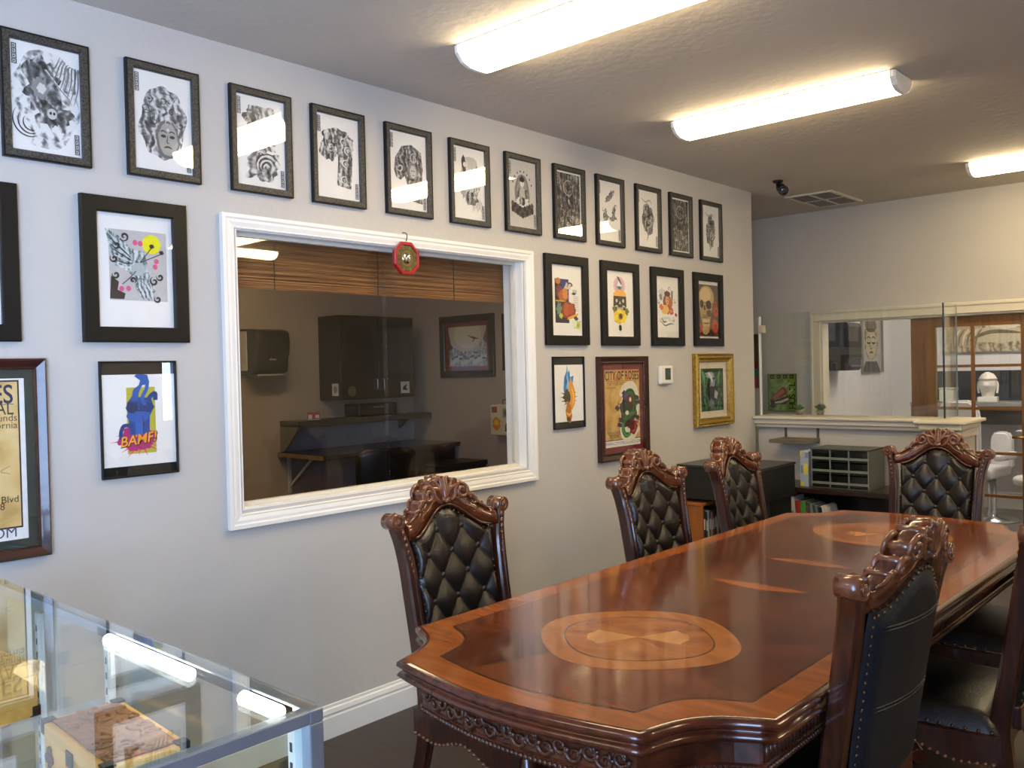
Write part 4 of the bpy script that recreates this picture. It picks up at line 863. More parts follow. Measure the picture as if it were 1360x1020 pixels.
# octagonal mirror charm hanging on the casing
t = thing('octagonal_mirror_charm', 'small red octagonal mirror charm hanging from the top of the window casing', 'mirror charm', (.026, 2.605, 1.994), rot=RX)
RED = pm('#a51f22', rough=.3, coat=.4, var=.05)
def octa(r, z): return [(r*cos(pi/8+k*pi/4), r*sin(pi/8+k*pi/4), z) for k in range(8)]
m = mb(RED).loft([octa(.078, 0), octa(.078, .014), octa(.074, .018), octa(.064, .018), octa(.060, .012)], smooth=False, cap=False); m.poly(octa(.078, 0)); m.build('frame', t)
m = mb(pm('#6f6434', rough=.35, metal=.4, var=.2)).poly(octa(.062, .0125)); m.build('face', t)
m = mb(pm('#241c12', rough=.5))
for k in range(8):
    a = k*pi/4+pi/8*0; ax = Vector((-sin(a), cos(a), 0)); rd = Vector((cos(a), sin(a), 0))
    for j in range(3):
        c = rd*(.036+.008*j)
        for (p, q) in (((-.014, -.002), (.002, .014)) if (k+j) % 2 else ((-.014, .014),)): m.poly([c+ax*p+Vector((0, 0, .0130)), c+ax*q+Vector((0, 0, .0130)), c+ax*q+rd*.004+Vector((0, 0, .0130)), c+ax*p+rd*.004+Vector((0, 0, .0130))])
m.build('trigrams', t)
mb(pm('#d9d6cf', rough=.06, metal=1, var=.02)).ball((0, 0, .008), .028, 20, 12, (1, 1, .5)).build('mirror', t)
mb(pm('#2c2a28', rough=.4, metal=.7)).tube(smooth_path([(0, .076, .01), (.003, .09, .012), (.006, .104, .010), (.001, .113, .004), (-.010, .113, -.003)], 4), .0022, 6).build('hook', t)
# ------------------------------------------------------------------ glass display counter with carved boxes
ALU = pm('#a9afbb', rough=.28, metal=.85, var=.04, name='aluminium')
CG = glass((.93, .965, .95), 1.2, 'case_glass')
SHG = glass((.94, .965, .955), 1.0, 'shelf_glass')
X0, X1, Y0, Y1, ZT = .565, 1.905, .265, .776, 1.0
dc = thing('display_case', 'aluminium framed glass display counter in the lower left corner', 'display case', (X0, Y0, 0))
LX, LY = X1-X0, Y1-Y0
m = mb(ALU); b_ = .024
for x in (0, LX-b_):
    for y in (0, LY-b_): m.box((x, y, .12), (x+b_, y+b_, ZT-b_), .002)
for z in (.12, ZT-b_):
    for y in (0, LY-b_): m.box((b_ if z < .5 else 0, y, z), (LX-b_ if z < .5 else LX, y+b_, z+b_-.004 if z > .5 else z+b_), .002)
    for x in (0, LX-b_): m.box((x, b_, z), (x+b_, LY-b_, z+b_-.004 if z > .5 else z+b_), .002)
m.build('frame', dc)
mb(CG).box((.006, .006, ZT-.0035), (LX-.006, LY-.006, ZT+.0015)).build('top_glass', dc)
mb(CG).box((b_, LY-.014, .145), (LX-b_, LY-.010, ZT-b_-.001)).build('front_glass', dc)
mb(CG).box((LX-.014, b_, .145), (LX-.010, LY-b_, ZT-b_-.001)).build('side_glass', dc)
mb(CG).box((.010, b_, .145), (.014, LY-b_, ZT-b_-.001)).build('side_glass', dc)
mb(pm('#232321', rough=.5)).box((.004, .004, 0), (LX-.004, LY-.004, .119)).build('base', dc)
mb(pm('#b9c1bb', rough=.5)).box((b_, b_, .121), (LX-b_, LY-b_, .146)).build('deck', dc)
STD = pm('#e4e2da', rough=.35, metal=.2)
for x in (.30, .66, LX-.045):
    m = mb(STD).box((x, LY-.034, .147), (x+.018, LY-.020, ZT-.03), .001)
    m.m(pm('#3b3b38', rough=.6))
    for k in range(26): m.box((x+.006, LY-.0347, .18+k*.03), (x+.012, LY-.0339, .194+k*.03))
    m.build('shelf_standard', dc)
SZ = .738
sh = mb(SHG).box((.03, .04, SZ), (LX-.03, LY-.04, SZ+.006)).build('shelf', dc); sh['label'] = 'upper glass shelf'
mb(pm('#9fb8ac', rough=.15)).box((.03, LY-.0399, SZ), (LX-.03, LY-.0375, SZ+.006)).build('edge', sh)
mb(SHG).box((.03, .04, .42), (LX-.03, LY-.04, .426)).build('shelf', dc)
# lit tube under the far top edge
lt = thing('case_light', 'lit tube light fixed under the far top edge of the glass counter', 'light', (X0+.66, Y1-.037, ZT-.0165), group=None)
mb(ALU).box((-.05, .0125, -.008), (.635, .0125, .008)).build('housing', lt)
LEDM = emit((1, .97, .9), 12, 'lit_tube')
mb(LEDM).tube([(.03, 0, 0), (.35, 0, 0)], .0115, 12).build('tube', lt)
mb(LEDM).tube([(.52, 0, 0), (.62, 0, 0)], .0115, 12).build('tube', lt)
# carved wooden boxes
BOXW = wood('#c68f3c', '#e0ad58', rough=.45, coat=.15, scale=6, stretch=8, name='box_wood')
LIDW = pm('#8a5a34', rough=.5, var=.3, scale=45, bump=.5, bscale=70, name='carved_lid_wood'); IRON = pm('#1c1917', rough=.5, metal=.5)
LID2 = pm('#b78b50', rough=.5, var=.25, scale=50, bump=.5, bscale=80, name='pale_carved_wood')
def carved_box(label, x, y, z, L, D, Hh, rotz=0, lid=LIDW, suits=False, seed=0):
    t = thing('carved_box', label, 'wooden box', (x, y, z), rotz, 'carved wooden boxes in the glass counter')
    mb(BOXW).box((-L/2, -D/2, .0005), (L/2, D/2, Hh*.74), .003).build('body', t)
    m = mb(BOXW).box((-L/2-.003, -D/2-.003, Hh*.75), (L/2+.003, D/2+.003, Hh*.96), .004); ld = m.build('lid', t)
    m = mb(lid); R = random.Random(seed); m.box((-L/2+.012, -D/2+.010, Hh*.955), (L/2-.012, D/2-.010, Hh*.985), .003)
    for k in range(26):
        u, v, a = R.uniform(-.42, .42)*L, R.uniform(-.40, .40)*D, R.uniform(0, 6.28); r = R.uniform(.012, .026)
        pts = [(max(-L/2+.014, min(L/2-.014, u+p)), max(-D/2+.012, min(D/2-.012, v+q)), Hh*.985) for p, q in spiral(0, 0, r, .003, a, R.choice((-1, 1))*.8, 12)]
        m.tube(pts, [.0048-.0028*i/12 for i in range(13)], 6)
    m.build('carving', ld)
    for sx in (-1, 1):
        for sy in (-1, 1):
            for nm, par, zz in (('corner_bracket', ld, Hh*.965), ('corner_bracket', t, .0)):
                m = mb(IRON); cx, cy = sx*(L/2+.0035), sy*(D/2+.0035); up_ = zz > .01
                m.box((min(cx, cx-sx*.022), min(cy, cy-sy*.022), zz if up_ else .001), (max(cx, cx-sx*.022), max(cy, cy-sy*.022), zz+.004 if up_ else .004), .001)
                z0_, z1_ = (zz-.022, zz+.004) if up_ else (.001, .024)
                m.box((min(cx, cx-sx*.018), min(cy, cy-sy*.003), z0_), (max(cx, cx-sx*.018), max(cy, cy-sy*.003), z1_), .001); m.box((min(cx, cx-sx*.003), min(cy, cy-sy*.018), z0_), (max(cx, cx-sx*.003), max(cy, cy-sy*.018), z1_), .001)
                m.build(nm, par)
    if suits:
        m = mb(pm('#4a2a18', rough=.6)); y_ = -D/2-.0045
        for i, kind in enumerate('CSDHC'):
            cx, cz = -L*.38+i*L*.19, Hh*(.50 if i % 2 == 0 else .32)
            if kind in 'CS':
                for dx, dz in ((-.010, 0), (.010, 0), (0, .014)): m.lathe([(.009, y_), (.009, y_+.004)], 12, c=(cx+dx, 0, cz+dz), axis='y')
                m.prism([(cx-.007, y_, cz-.022), (cx+.007, y_, cz-.022), (cx, y_, cz+.004)], (0, .004, 0))
            else: m.prism([(cx, y_, cz+.02), (cx-.014, y_, cz), (cx, y_, cz-.02), (cx+.014, y_, cz)], (0, .004, 0))
        m.build('suit_carving', t)
    m = mb(IRON).box((-.016, -D/2-.006, Hh*.64), (.016, -D/2-.0032, Hh*.86), .001); m.build('clasp', ld)
    return t
SS = SZ+.0062
carved_box('largest carved box with card suits on its yellow side, on the upper glass shelf', 1.42, .672, SS, .295, .138, .128, RAD(-3), LIDW, True, 3)
carved_box('pale carved box at the left end of the upper glass shelf', .765, .660, SS, .26, .120, .125, RAD(8), LID2, False, 5)
carved_box('dark lidded carved box on the lower glass shelf of the counter', 1.02, .50, .4262, .24, .16, .11, RAD(-8), LIDW, False, 8)
carved_box('pale carved box lying low by the right end of the glass counter', 1.62, .56, .4262, .20, .13, .10, RAD(20), LID2, False, 9)
t = thing('price_card', 'small white card with a black bird emblem in the glass counter', 'card', (1.80, .66, SS), RAD(20))
m = MB().m(pm('#e6e4de', rough=.6)).box((-.04, -.001, .0005), (.04, .001, .05)); a = pm('#171717'); m.m(a)
m.poly([(-.012, -.0014, .03), (-.004, -.0014, .02), (-.006, -.0014, .010), (.006, -.0014, .010), (.004, -.0014, .02), (.014, -.0014, .032), (.004, -.0014, .030), (0, -.0014, .038), (-.004, -.0014, .030)])
m.m(pm('#5f93b5')).poly([(.016, -.0014, .024), (.032, -.0014, .026), (.030, -.0014, .038), (.020, -.0014, .036)])
m.m(pm('#c9a0a0')).poly([(-.034, -.0014, .012), (-.018, -.0014, .012), (-.018, -.0014, .028), (-.034, -.0014, .028)]); m.build('card', t)
# ------------------------------------------------------------------ tattoo station behind the interior window
BAM = None
def bamboo():
    m, nt, b = newmat('bamboo_slats'); L = nt.links.new
    tc = N(nt, 'ShaderNodeTexCoord'); s = N(nt, 'ShaderNodeVectorMath', operation='MULTIPLY'); s.inputs[1].default_value = (1, 1.2, 60); L(tc.outputs['Object'], s.inputs[0])
    n = N(nt, 'ShaderNodeTexNoise'); n.inputs['Scale'].default_value = 2.5; n.inputs['Detail'].default_value = 5; L(s.outputs[0], n.inputs['Vector'])
    r = N(nt, 'ShaderNodeValToRGB'); r.color_ramp.elements[0].position = .3; r.color_ramp.elements[0].color = lin('#6a3d1c')+(1,); r.color_ramp.elements[1].position = .72; r.color_ramp.elements[1].color = lin('#b07840')+(1,)
    L(n.outputs['Fac'], r.inputs['Fac']); L(r.outputs['Color'], b.inputs['Base Color']); b.inputs['Roughness'].default_value = .5; return m
BAM = bamboo()
bl = thing('bamboo_blind', 'brown bamboo roman blind drawn up behind the interior window', 'blind', (-.155, 2.66, 2.12))
m = mb(BAM)
for k in range(40):
    z = -.004-k*.0058; x = .014*sin(k*.75)**2; m.box((x-.0045, -.93, z-.0053), (x, .93, z), 0)
for k in range(9): m.box((.010, -.93, -.245-k*.0042), (.016+.003*(k % 2), .93, -.2415-k*.0042))
for k in range(7): m.box((-.016, -.93, -.20-k*.0112), (-.012, .93, -.19-k*.0112))
m.build('slats', bl)
mb(wood('#5a3519', '#7d4f2a', scale=8, name='head_wood')).box((-.018, -.94, -.0035), (.022, .94, .03), .002).build('head_rail', bl)
m = mb(pm('#5c4630', rough=.8))
for y in (-.62, -.08, .40, .78): m.tube([(.020, y, 0), (.020, y, -.284)], .0022, 5)
m.build('cord', bl)
XB = -3.1
CHAR = pm('#26231f', rough=.38, var=.08); CHARL = pm('#1d1a18', rough=.22, coat=.5)
cb = thing('wall_cabinet', 'black two door cabinet hung on the station back wall above the shelf', 'cabinet', (XB, 4.76, 1.275))
mb(CHAR).box((0.001, -.39, 0), (.28, .39, .69), .003).build('body', cb)
for s in (-1, 1):
    a, b = sorted((s*.003, s*.388)); d = mb(CHARL).box((.2805, a, .003), (.30, b, .687), .002)
    d.box((.3002, a+.06, .06), (.3022, b-.06, .63)); dd = d.build('door', cb)
    mb(pm('#c9c7c2', rough=.25, metal=.9)).tube(smooth_path([(.301, s*.035, .075), (.322, s*.035, .085), (.322, s*.035, .155), (.301, s*.035, .165)], 4), .005, 8).build('handle', dd)
def sticker(label, loc, ang, w, h, col, deco=None, rnd=False):
    o = thing('sticker', label, 'sticker', loc, rot=ang)
    m = mb(pm(col, rough=.5))
    if rnd: m.poly([(w/2*cos(k*pi/12), h/2*sin(k*pi/12), .0012) for k in range(24)])
    else: m.poly([(-w/2, -h/2, .0012), (w/2, -h/2, .0012), (w/2, h/2, .0012), (-w/2, h/2, .0012)])
    if deco:
        m.m(pm(deco, rough=.5)); m.poly([(w*.3*cos(k*pi/8), h*.36*sin(k*pi/8)*(1 if k % 2 else .7), .0016) for k in range(16)]) if rnd or deco != '#161616' else m.poly([(-w*.3, -h*.2, .0016), (w*.3, -h*.25, .0016), (w*.1, 0, .0016), (w*.25, h*.3, .0016), (-w*.2, h*.1, .0016)])
    m.build('decal', o); return o
sticker('white oval emblem sticker on the side of the black wall cabinet', (XB+.22, 4.368, 1.36), RY, .085, .10, '#cfccc4', '#8b877d', False)
sticker('olive round sticker on the left door of the black wall cabinet', (XB+.3035, 4.47, 1.345), RX, .085, .085, '#5b5a3a', None, True)
sticker('white square sticker with a black figure on the right door of the wall cabinet', (XB+.3035, 5.04, 1.36), RX, .10, .10, '#cfccc6', '#161616')
td = thing('towel_dispenser', 'dark paper towel dispenser on the station back wall left of the cabinet', 'towel dispenser', (XB, 3.80, 1.50))
def tdprof(k): return [(.001, 0), (.15*k+.02, 0), (.19*k+.01, .03), (.20*k, .08), (.205*k, .12), (.225*k, .17), (.235*k, .26), (.22*k, .32), (.16*k, .345), (.001, .35)]
mb(pm('#1a1715', rough=.3, var=.06)).loft([[(x, y, z) for x, z in tdprof(k)] for y, k in ((-.15, .80), (-.145, .96), (-.12, 1), (.12, 1), (.145, .96), (.15, .80))], smooth=True).build('cover', td)
mb(pm('#c9c4ba', rough=.5)).box((.002, -.162, .03), (.10, -.151, .33), .004).build('side_plate', td)
mb(pm('#aaa69d', rough=.5)).box((.06, -.115, -.012), (.17, .115, -.0005), .003).build('paper_slot', td)
mb(pm('#8d8a84', rough=.4)).box((.207, -.03, .105), (.2115, .03, .118)).build('badge', td)
GR = pm('#7b7468', rough=.5, var=.08); GRD = pm('#3a342e', rough=.45)
hs = thing('wall_shelf', 'grey shelf with side panel and backsplash above the station desk', 'shelf', (XB, 4.68, .88))
mb(GRD).box((.001, -.70, .20), (.26, .70, .245), .003).build('board', hs)
mb(GR).prism([(.001, -.70, .0), (.05, -.70, .0), (.22, -.70, .155), (.24, -.70, .199), (.001, -.70, .199)], (0, .02, 0)).build('side_panel', hs)
mb(pm('#8c95a3', rough=.4)).box((.001, -.679, .0), (.012, .70, .199)).build('backsplash', hs)
mb(GRD).prism([(.001, .52, .10), (.14, .52, .199), (.001, .52, .199)], (0, .03, 0)).build('bracket', hs)
ds = thing('desk_counter', 'dark desk counter on the station back wall with a white steel bracket', 'desk', (XB, 4.68, .84))
mb(pm('#1c1917', rough=.35, coat=.3)).box((.001, -.72, 0), (.60, .72, .035), .004).build('countertop', ds)
mb(pm('#8a6a48', rough=.6)).box((.001, -.726, .001), (.60, -.7205, .034)).build('raw_edge', ds)
m = mb(pm('#d5d2cb', rough=.4)); m.box((.001, -.64, -.30), (.012, -.61, -.001)).box((.012, -.64, -.012), (.34, -.61, -.001)); m.prism([(.012, -.633, -.26), (.012, -.633, -.235), (.30, -.633, -.012), (.325, -.633, -.012)], (0, .016, 0)); m.build('bracket', ds)
m = mb(CHAR).box((.001, .20, -.84), (.55, .70, -.002), .003); m.build('pedestal', ds)
cd = thing('card_stand', 'small red and white card stand on the left end of the grey shelf', 'card stand', (XB+.15, 4.20, 1.126), RAD(60))
m = mb(pm('#8d3a30', rough=.5)).box((-.05, -.002, .0), (.05, .002, .06)); m.m(pm('#d4cfc6')).box((-.042, -.0035, .008), (-.012, -.0022, .04)).box((.012, -.0035, .012), (.042, -.0022, .038)); m.build('card', cd)
mb(pm('#b9b5ac', rough=.3)).box((-.05, -.02, .0), (.05, .025, .0045)).build('base', cd)
pr = thing('black_printer', 'black label printer on the grey shelf under the cabinet', 'printer', (XB+.135, 4.80, 1.126))
mb(pm('#141312', rough=.35)).box((-.11, -.21, .0), (.10, .21, .11), .02, 3).build('housing', pr)
mb(pm('#77756f', rough=.5)).box((.1005, -.06, .072), (.1015, .06, .082)).build('badge', pr)
# task chair
tc_ = thing('task_chair', 'black padded office chair in front of the station desk', 'office chair', (-2.25, 4.25, 0), RAD(70))
BKL = pm('#121110', rough=.4, var=.08, bump=.1)
mb(BKL).box((-.24, -.24, .46), (.24, .24, .56), .04, 4).build('seat', tc_)
m = mb(BKL); m.loft([[(x*w_, -.24-.05*sin(z*3)+d, .62+z) for x, d in ((-.24, 0), (-.2, -.03), (0, -.045), (.2, -.03), (.24, 0), (.2, .035), (0, .03), (-.2, .035))] for z, w_ in ((-.02, .75), (0, .92), (.12, 1), (.27, 1), (.31, .92), (.325, .7))]); m.build('backrest', tc_)
mb(pm('#1b1b1b', rough=.4)).tube([(0, -.10, .44), (0, -.30, .46), (0, -.32, .70)], .02, 8).build('back_bracket', tc_)
mb(pm('#2a2a2a', rough=.3, metal=.6)).lathe([(.028, .12), (.028, .30), (.02, .30), (.02, .46)], 14).build('gas_column', tc_)
for k in range(5):
    a = k*2*pi/5; l = mb(pm('#1b1b1b', rough=.4)).tube([(0, 0, .10), (.14*cos(a), .14*sin(a), .095), (.29*cos(a), .29*sin(a), .07)], [.03, .024, .016], 8).build('leg', tc_)
    mb(pm('#101010', rough=.5)).lathe([(.026, -.012), (.026, .012)], 12, c=(.29*cos(a), .29*sin(a), .027), axis='y').build('caster', l)
# low dark unit and steel lidded bin
lu = thing('low_cabinet', 'low dark cabinet between the office chair and the steel bin', 'cabinet', (-2.33, 5.18, 0))
mb(CHAR).box((-.15, -.20, .0), (.15, .20, .70), .004).build('body', lu)
mb(pm('#2b221c', rough=.35)).box((-.16, -.215, .701), (.16, .215, .735), .006).build('top', lu)
tb_ = thing('pedal_bin', 'steel lidded waste bin under the framed print in the station', 'waste bin', (-2.12, 4.79, 0))
mb(pm('#2a2826', rough=.4)).box((-.20, -.15, .0), (.20, .15, .60), .03, 3).build('body', tb_)
mb(pm('#9a968e', rough=.3, metal=.75)).box((-.21, -.16, .601), (.21, .16, .665), .02, 3).build('lid', tb_)
mb(pm('#2e2c2a', rough=.4)).box((-.16, -.11, .6645), (.16, .11, .669), .001).build('lid_panel', tb_)
# prints in the station
def sea(a):
    a.rect(0, 0, 1, 1, '#cdbf9d'); a.ell(.5, .80, .36, .36, '#ddd2b4'); a.poly([(0, .62), (.14, .48), (.38, .36), (.66, .40), (.88, .62), (1, .86), (1, 0), (0, 0)], ink(41, dark='#55585a', mid='#8b8d8a', light='#c9c6b8', lo=.3, hi=.66, sc=8))
    a.poly([(0, .9), (.05, .6), (.12, .46), (0, .4)], '#4c4a45'); a.poly([(1, .95), (.9, .66), (1, .55)], '#6b6a66')
    for i in range(9): a.blob(.1+.1*i, .10+.06*(i % 3), .08, .06, '#d4d0c2', i, .25); a.blob(.12+.1*i, .20+.05*(i % 2), .05, .03, '#4f4a42', i, .3)
    for u, v in ((.35, .30), (.72, .34), (.46, .2), (.62, .24)): a.blob(u, v, .07, .03, '#6b5a3d', int(u*90), .4)
    a.stroke([(.56, .74), (.66, .70), (.80, .68)], .03, '#5a4a28'); a.stroke([(.64, .76), (.68, .68), (.64, .60)], .03, '#4a3c20'); a.stroke([(.50, .78), (.60, .73)], .012, '#3a3020')
DKF = wood('#1c100b', '#2e1b12', rough=.4, coat=.2, scale=7, name='dark_frame')
picture('dark framed print of breaking waves with a red mat, behind the window', 0, .65, 0, .535, sea, fw=.06, depth=.03, fmat=DKF, matw=.035, mmat=pm('#7d2128', rough=.8), rot=RY, origin=(-2.38, 5.4, 1.70), tilt=0)
picture('dark framed black and white print at the right end of the station window', 0, .42, 0, .47, lambda a: a.rect(0, 0, 1, 1, ink(44, lo=.42, hi=.62, sc=10)), fw=.04, depth=.025, fmat=DKF, rot=RY, origin=(-1.75, 5.4, 1.72))
picture('thin framed sheet, upper of two, at the left edge of the station back wall', 0, .22, 0, .28, lambda a: a.blob(.5, .5, .3, .3, '#b0aba2', 3, .2), fw=.012, depth=.02, fmat=BLKF, origin=(XB, 3.50, 1.49), group='thin framed sheets in the station')
picture('thin framed sheet, lower of two, at the left edge of the station back wall', 0, .22, 0, .28, lambda a: a.blob(.5, .5, .3, .2, '#8f8a82', 4, .2), fw=.012, depth=.02, fmat=BLKF, origin=(XB, 3.50, 1.17), group='thin framed sheets in the station')
# beige sticker covered box on the right station wall
bx = thing('wall_box', 'beige wall box covered with stickers at the right of the station window', 'wall box', (-1.86, 5.4, 1.08))
mb(pm('#cfc3a4', rough=.5)).box((-.17, -.11, -.125), (.17, -.001, .125), .01).build('body', bx)
mb(pm('#4a4238', rough=.4)).tube([(-.08, -.05, .124), (-.08, -.05, .165), (.12, -.05, .165), (.12, -.05, .124)], .005, 6).build('handle', bx)
def decal(pts, col, k=0):
    m = mb(pm(col, rough=.5)); m.poly([(x, -.1112-.0003*k, z) for x, z in pts]); m.build('decal', bx)
decal([(-.15, .06), (-.09, .06), (-.09, .11), (-.15, .11)], '#8d3440'); decal([(-.03, .02), (.06, .02), (.06, .10), (-.03, .10)], '#9b9280'); decal([(-.015, .035), (.045, .035), (.045, .085), (-.015, .085)], '#5c5648', 1)
decal([(-.10+.05*cos(k*pi/8)*(1 if k % 2 else .75), -.03+.055*sin(k*pi/8)) for k in range(16)], '#cc7e1e'); decal([(-.10+.028*cos(k*pi/6), -.02+.026*sin(k*pi/6)) for k in range(12)], '#e0b22c', 1)
decal([(-.005, -.09), (.025, -.09), (.025, -.05), (.014, -.02), (.006, -.02), (-.005, -.05)], '#2c2a22'); decal([(.10+.055*cos(k*pi/8), -.05+.055*sin(k*pi/8)) for k in range(16)], '#e0d6cc'); decal([(.10+.03*cos(k*pi/5)*(1 if k % 2 else .5), -.05+.03*sin(k*pi/5)) for k in range(10)], '#b23a48', 1)
# ------------------------------------------------------------------ furniture along the half wall and the left corner
bc = thing('black_cabinet', 'low black box cabinet in the corner behind the third left chair', 'cabinet', (0, 4.845, 0))
mb(pm('#161616', rough=.4, var=.05)).box((.02, .0, .655), (.58, .48, .852), .004).build('body', bc)
mb(pm('#2c2c2b', rough=.3, var=.05)).box((.015, -.004, .853), (.585, .485, .868), .002).build('top', bc)
mb(pm('#161616', rough=.4)).box((.24, .16, .0), (.56, .46, .6545)).build('pedestal', bc)
os_ = thing('cube_bookcase', 'orange wood cube bookcase under the black cabinet, binders in its open side', 'bookcase', (0, 4.83, 0))
OW = wood('#8f5526', '#a9672f', rough=.45, coat=.15, rot=(0, RAD(90), 0), scale=4, stretch=6, name='orange_wood')
m = mb(OW); m.box((.002, 0, 0), (.20, .016, .615)).box((.002, .40, 0), (.20, .416, .615)).box((.002, -.004, .616), (.204, .42, .636), .002).box((.002, .017, .30), (.198, .399, .316)).box((.002, .017, .02), (.198, .399, .036)); m.build('carcass', os_)
mb(OW).box((.002, .017, .037), (.008, .399, .614)).build('back_panel', os_)
SPN = [('#20262e', .03, .27), ('#17324a', .022, .255), ('#bdb79c', .02, .265), ('#55604f', .02, .26), ('#8d8c86', .022, .25), ('#8f2f2b', .02, .255), ('#26241f', .03, .268), ('#b9b6ad', .028, .26), ('#2d3a4a', .03, .25)]
y = 4.83+.019; NMS = ['navy binder at the near end of the cube bookcase', 'dark blue binder second from the near end of the cube bookcase', 'cream ring binder between dark blue and olive spines', 'olive green folder beside the cream ring binder', 'grey folder left of the red one in the cube bookcase', 'red folder in the cube bookcase', 'black spiral bound catalogue in the cube bookcase', 'pale grey binder right of the black spiral catalogue', 'slate blue binder at the far end of the cube bookcase']
for (c, w_, h_), lb in zip(SPN, NMS):
    t = thing('binder', lb, 'binder', (.012, y, .3165), 0, 'binders in the cube bookcase')
    mb(pm(c, rough=.55)).box((.0, .0005, 0), (.182, w_-.0015, h_), .002).build('cover', t)
    m = mb(pm('#d6d1c4', rough=.6)).box((.1821, w_*.25, h_*.55), (.1828, w_*.75, h_*.8)); m.build('spine_label', t)
    if 'spiral' in lb:
        m = mb(pm('#9b9b98', rough=.3, metal=.8))
        for k in range(14): m.tube([(.186+.004*cos(a), w_/2+.006*sin(a), .012+k*.018) for a in [i*pi/4 for i in range(8)]], .0012, 4, closed=True)
        m.build('wire_spiral', t)
    y += w_+.001
# dark bookshelf with books
BW_ = wood('#1e120c', '#38241a', rough=.35, coat=.3, scale=5, name='espresso_wood')
BX0, BX1, BY0 = .26, 1.36, 5.60
bs = thing('low_bookshelf', 'long low dark brown bookshelf against the half wall', 'bookshelf', (BX0, BY0, 0))
L_ = BX1-BX0
m = mb(BW_); m.box((0, 0, 0), (.03, .355, .632)).box((L_-.03, 0, 0), (L_, .355, .632)).box((.031, .005, .345), (L_-.031, .354, .365)).box((.031, .005, .04), (L_-.031, .354, .06)); m.build('carcass', bs)
mb(BW_).box((-.012, -.015, .633), (L_+.012, .365, .668), .006).build('top', bs)
mb(BW_).box((.031, .345, .061), (L_-.031, .354, .631)).build('back_panel', bs)
BKS = [('#a39a7c', .026, .25, 0, 'tan hardback at the left end of the low bookshelf'), ('#1b1b1d', .018, .245, 0, 'black spiral notebook next to the tan hardback'), ('#a9a9a4', .018, .24, -4, 'grey spiral notebook leaning beside the black one'), ('#6b2b3a', .014, .24, -4, 'maroon paperback left of the bright red book'), ('#b5342c', .028, .245, -5, 'thick bright red book with a white label'), ('#d8d2c0', .036, .23, -5, 'thick cream book between two red ones'), ('#b43a2e', .030, .21, -4, 'shorter red book left of the green one'), ('#5d9a3e', .034, .205, -4, 'bright green book between the short red and rust ones'), ('#8a4f2a', .010, .17, -4, 'thin rust booklet beside the green book'), ('#53585a', .016, .20, -7, 'charcoal paperback right of the green book'), ('#7e8a86', .014, .195, -7, 'pale grey paperback among the dark ones'), ('#3b4043', .014, .19, -7, 'narrow dark grey paperback'), ('#6a7274', .013, .185, -8, 'slate paperback left of the black one'), ('#242424', .022, .18, -6, 'black paperback left of the last cream books'), ('#cfc8b4', .028, .19, -9, 'wide cream paperback near the right of the book row'), ('#e2dccb', .016, .185, -12, 'white paperback at the right end of the book row')]
x = BX0+.036
for i, (c, w_, h_, lean, lb) in enumerate(BKS):
    t = thing('book', lb, 'book', (x, BY0+.018, .3655), 0, 'books on the low bookshelf'); x += w_+.0035+(.006 if i in (8, 13) else 0)
    t.rotation_euler = (0, RAD(lean), 0)
    if lean: t.location.z += sin(RAD(-lean))*w_*0+.0005
    mb(pm(c, rough=.5, var=.1, scale=30)).box((0, 0, 0), (w_, .16, h_), .002).build('cover', t)
    mb(pm('#ded8c8', rough=.7)).box((.002, .004, h_), (w_-.002, .158, h_+.0008)).build('pages', t)
    if i in (4, 5, 6, 7, 14): mb(pm('#e4dfd2' if i != 5 else '#8d8672', rough=.6)).box((w_*.25, -.0012, h_*.25 if i != 4 else h_*.72), (w_*.75, -.0002, h_*.6 if i != 4 else h_*.9)).build('spine_label', t)
    if i in (1, 2):
        m = mb(pm('#b9b9b6' if i == 1 else '#3b3b3b', rough=.3, metal=.7))
        for k in range(14): m.tube([(w_/2+.006*cos(a), -.003+.004*sin(a), .012+k*.016) for a in [j*pi/4 for j in range(8)]], .0011, 4, closed=True)
        m.build('wire_spiral', t)
# steel nine drawer organiser
og = thing('drawer_organizer', 'grey steel parts organizer with nine clear drawers on the low bookshelf', 'drawer organizer', (.735, 5.645, .6685))
STL = pm('#565a55', rough=.45, metal=.25, var=.05); OWd, OH, OD = .385, .258, .27
m = mb(STL); m.box((-OWd/2, 0, 0), (-OWd/2+.006, OD, OH)).box((OWd/2-.006, 0, 0), (OWd/2, OD, OH)).box((-OWd/2, .0, OH-.006), (OWd/2, OD, OH+.0005)).box((-OWd/2+.007, .0, 0), (OWd/2-.007, OD, .006)).box((-OWd/2+.007, OD-.006, .007), (OWd/2-.007, OD-.001, OH-.007)); m.build('body', og)
DG = pm('#14150f', rough=.15, coat=.6, var=.1); GRL = pm('#858a80', rough=.4, metal=.2)
cw = (OWd-.018)/3; chh = (OH-.016)/3; first = None
for r in range(3):
    for c in range(3):
        if first is None:
            m = mb(DG).box((-cw/2+.003, .004, .003), (cw/2-.003, .24, chh-.004)); d = m.build('drawer', og); first = d
            mb(GRL).box((-cw/2+.002, -.004, .018), (cw/2-.002, .0035, .034), .001).build('label_rail', d)
            mb(GRL).box((-cw/2-.004, -.003, .0), (-cw/2+.0015, .0035, chh)).build('divider', d); mb(GRL).box((cw/2-.0015, -.003, .0), (cw/2+.004, .0035, chh)).build('divider', d)
            mb(pm('#26281f', rough=.2)).box((-cw/2+.004, -.003, .005), (cw/2-.004, .0035, .0125), .001).build('pull', d)
        else: d = copy_tree(first, og)
        d.location = ((c-1)*cw, 0, .008+r*chh)
bb = thing('boxed_book', 'pale blue and yellow box standing on edge left of the drawer organizer', 'box', (.497, 5.65, .6685))
mb(pm('#aab4c4', rough=.5)).box((-.029, 0, 0), (.029, .2, .235), .002).build('carton', bb)
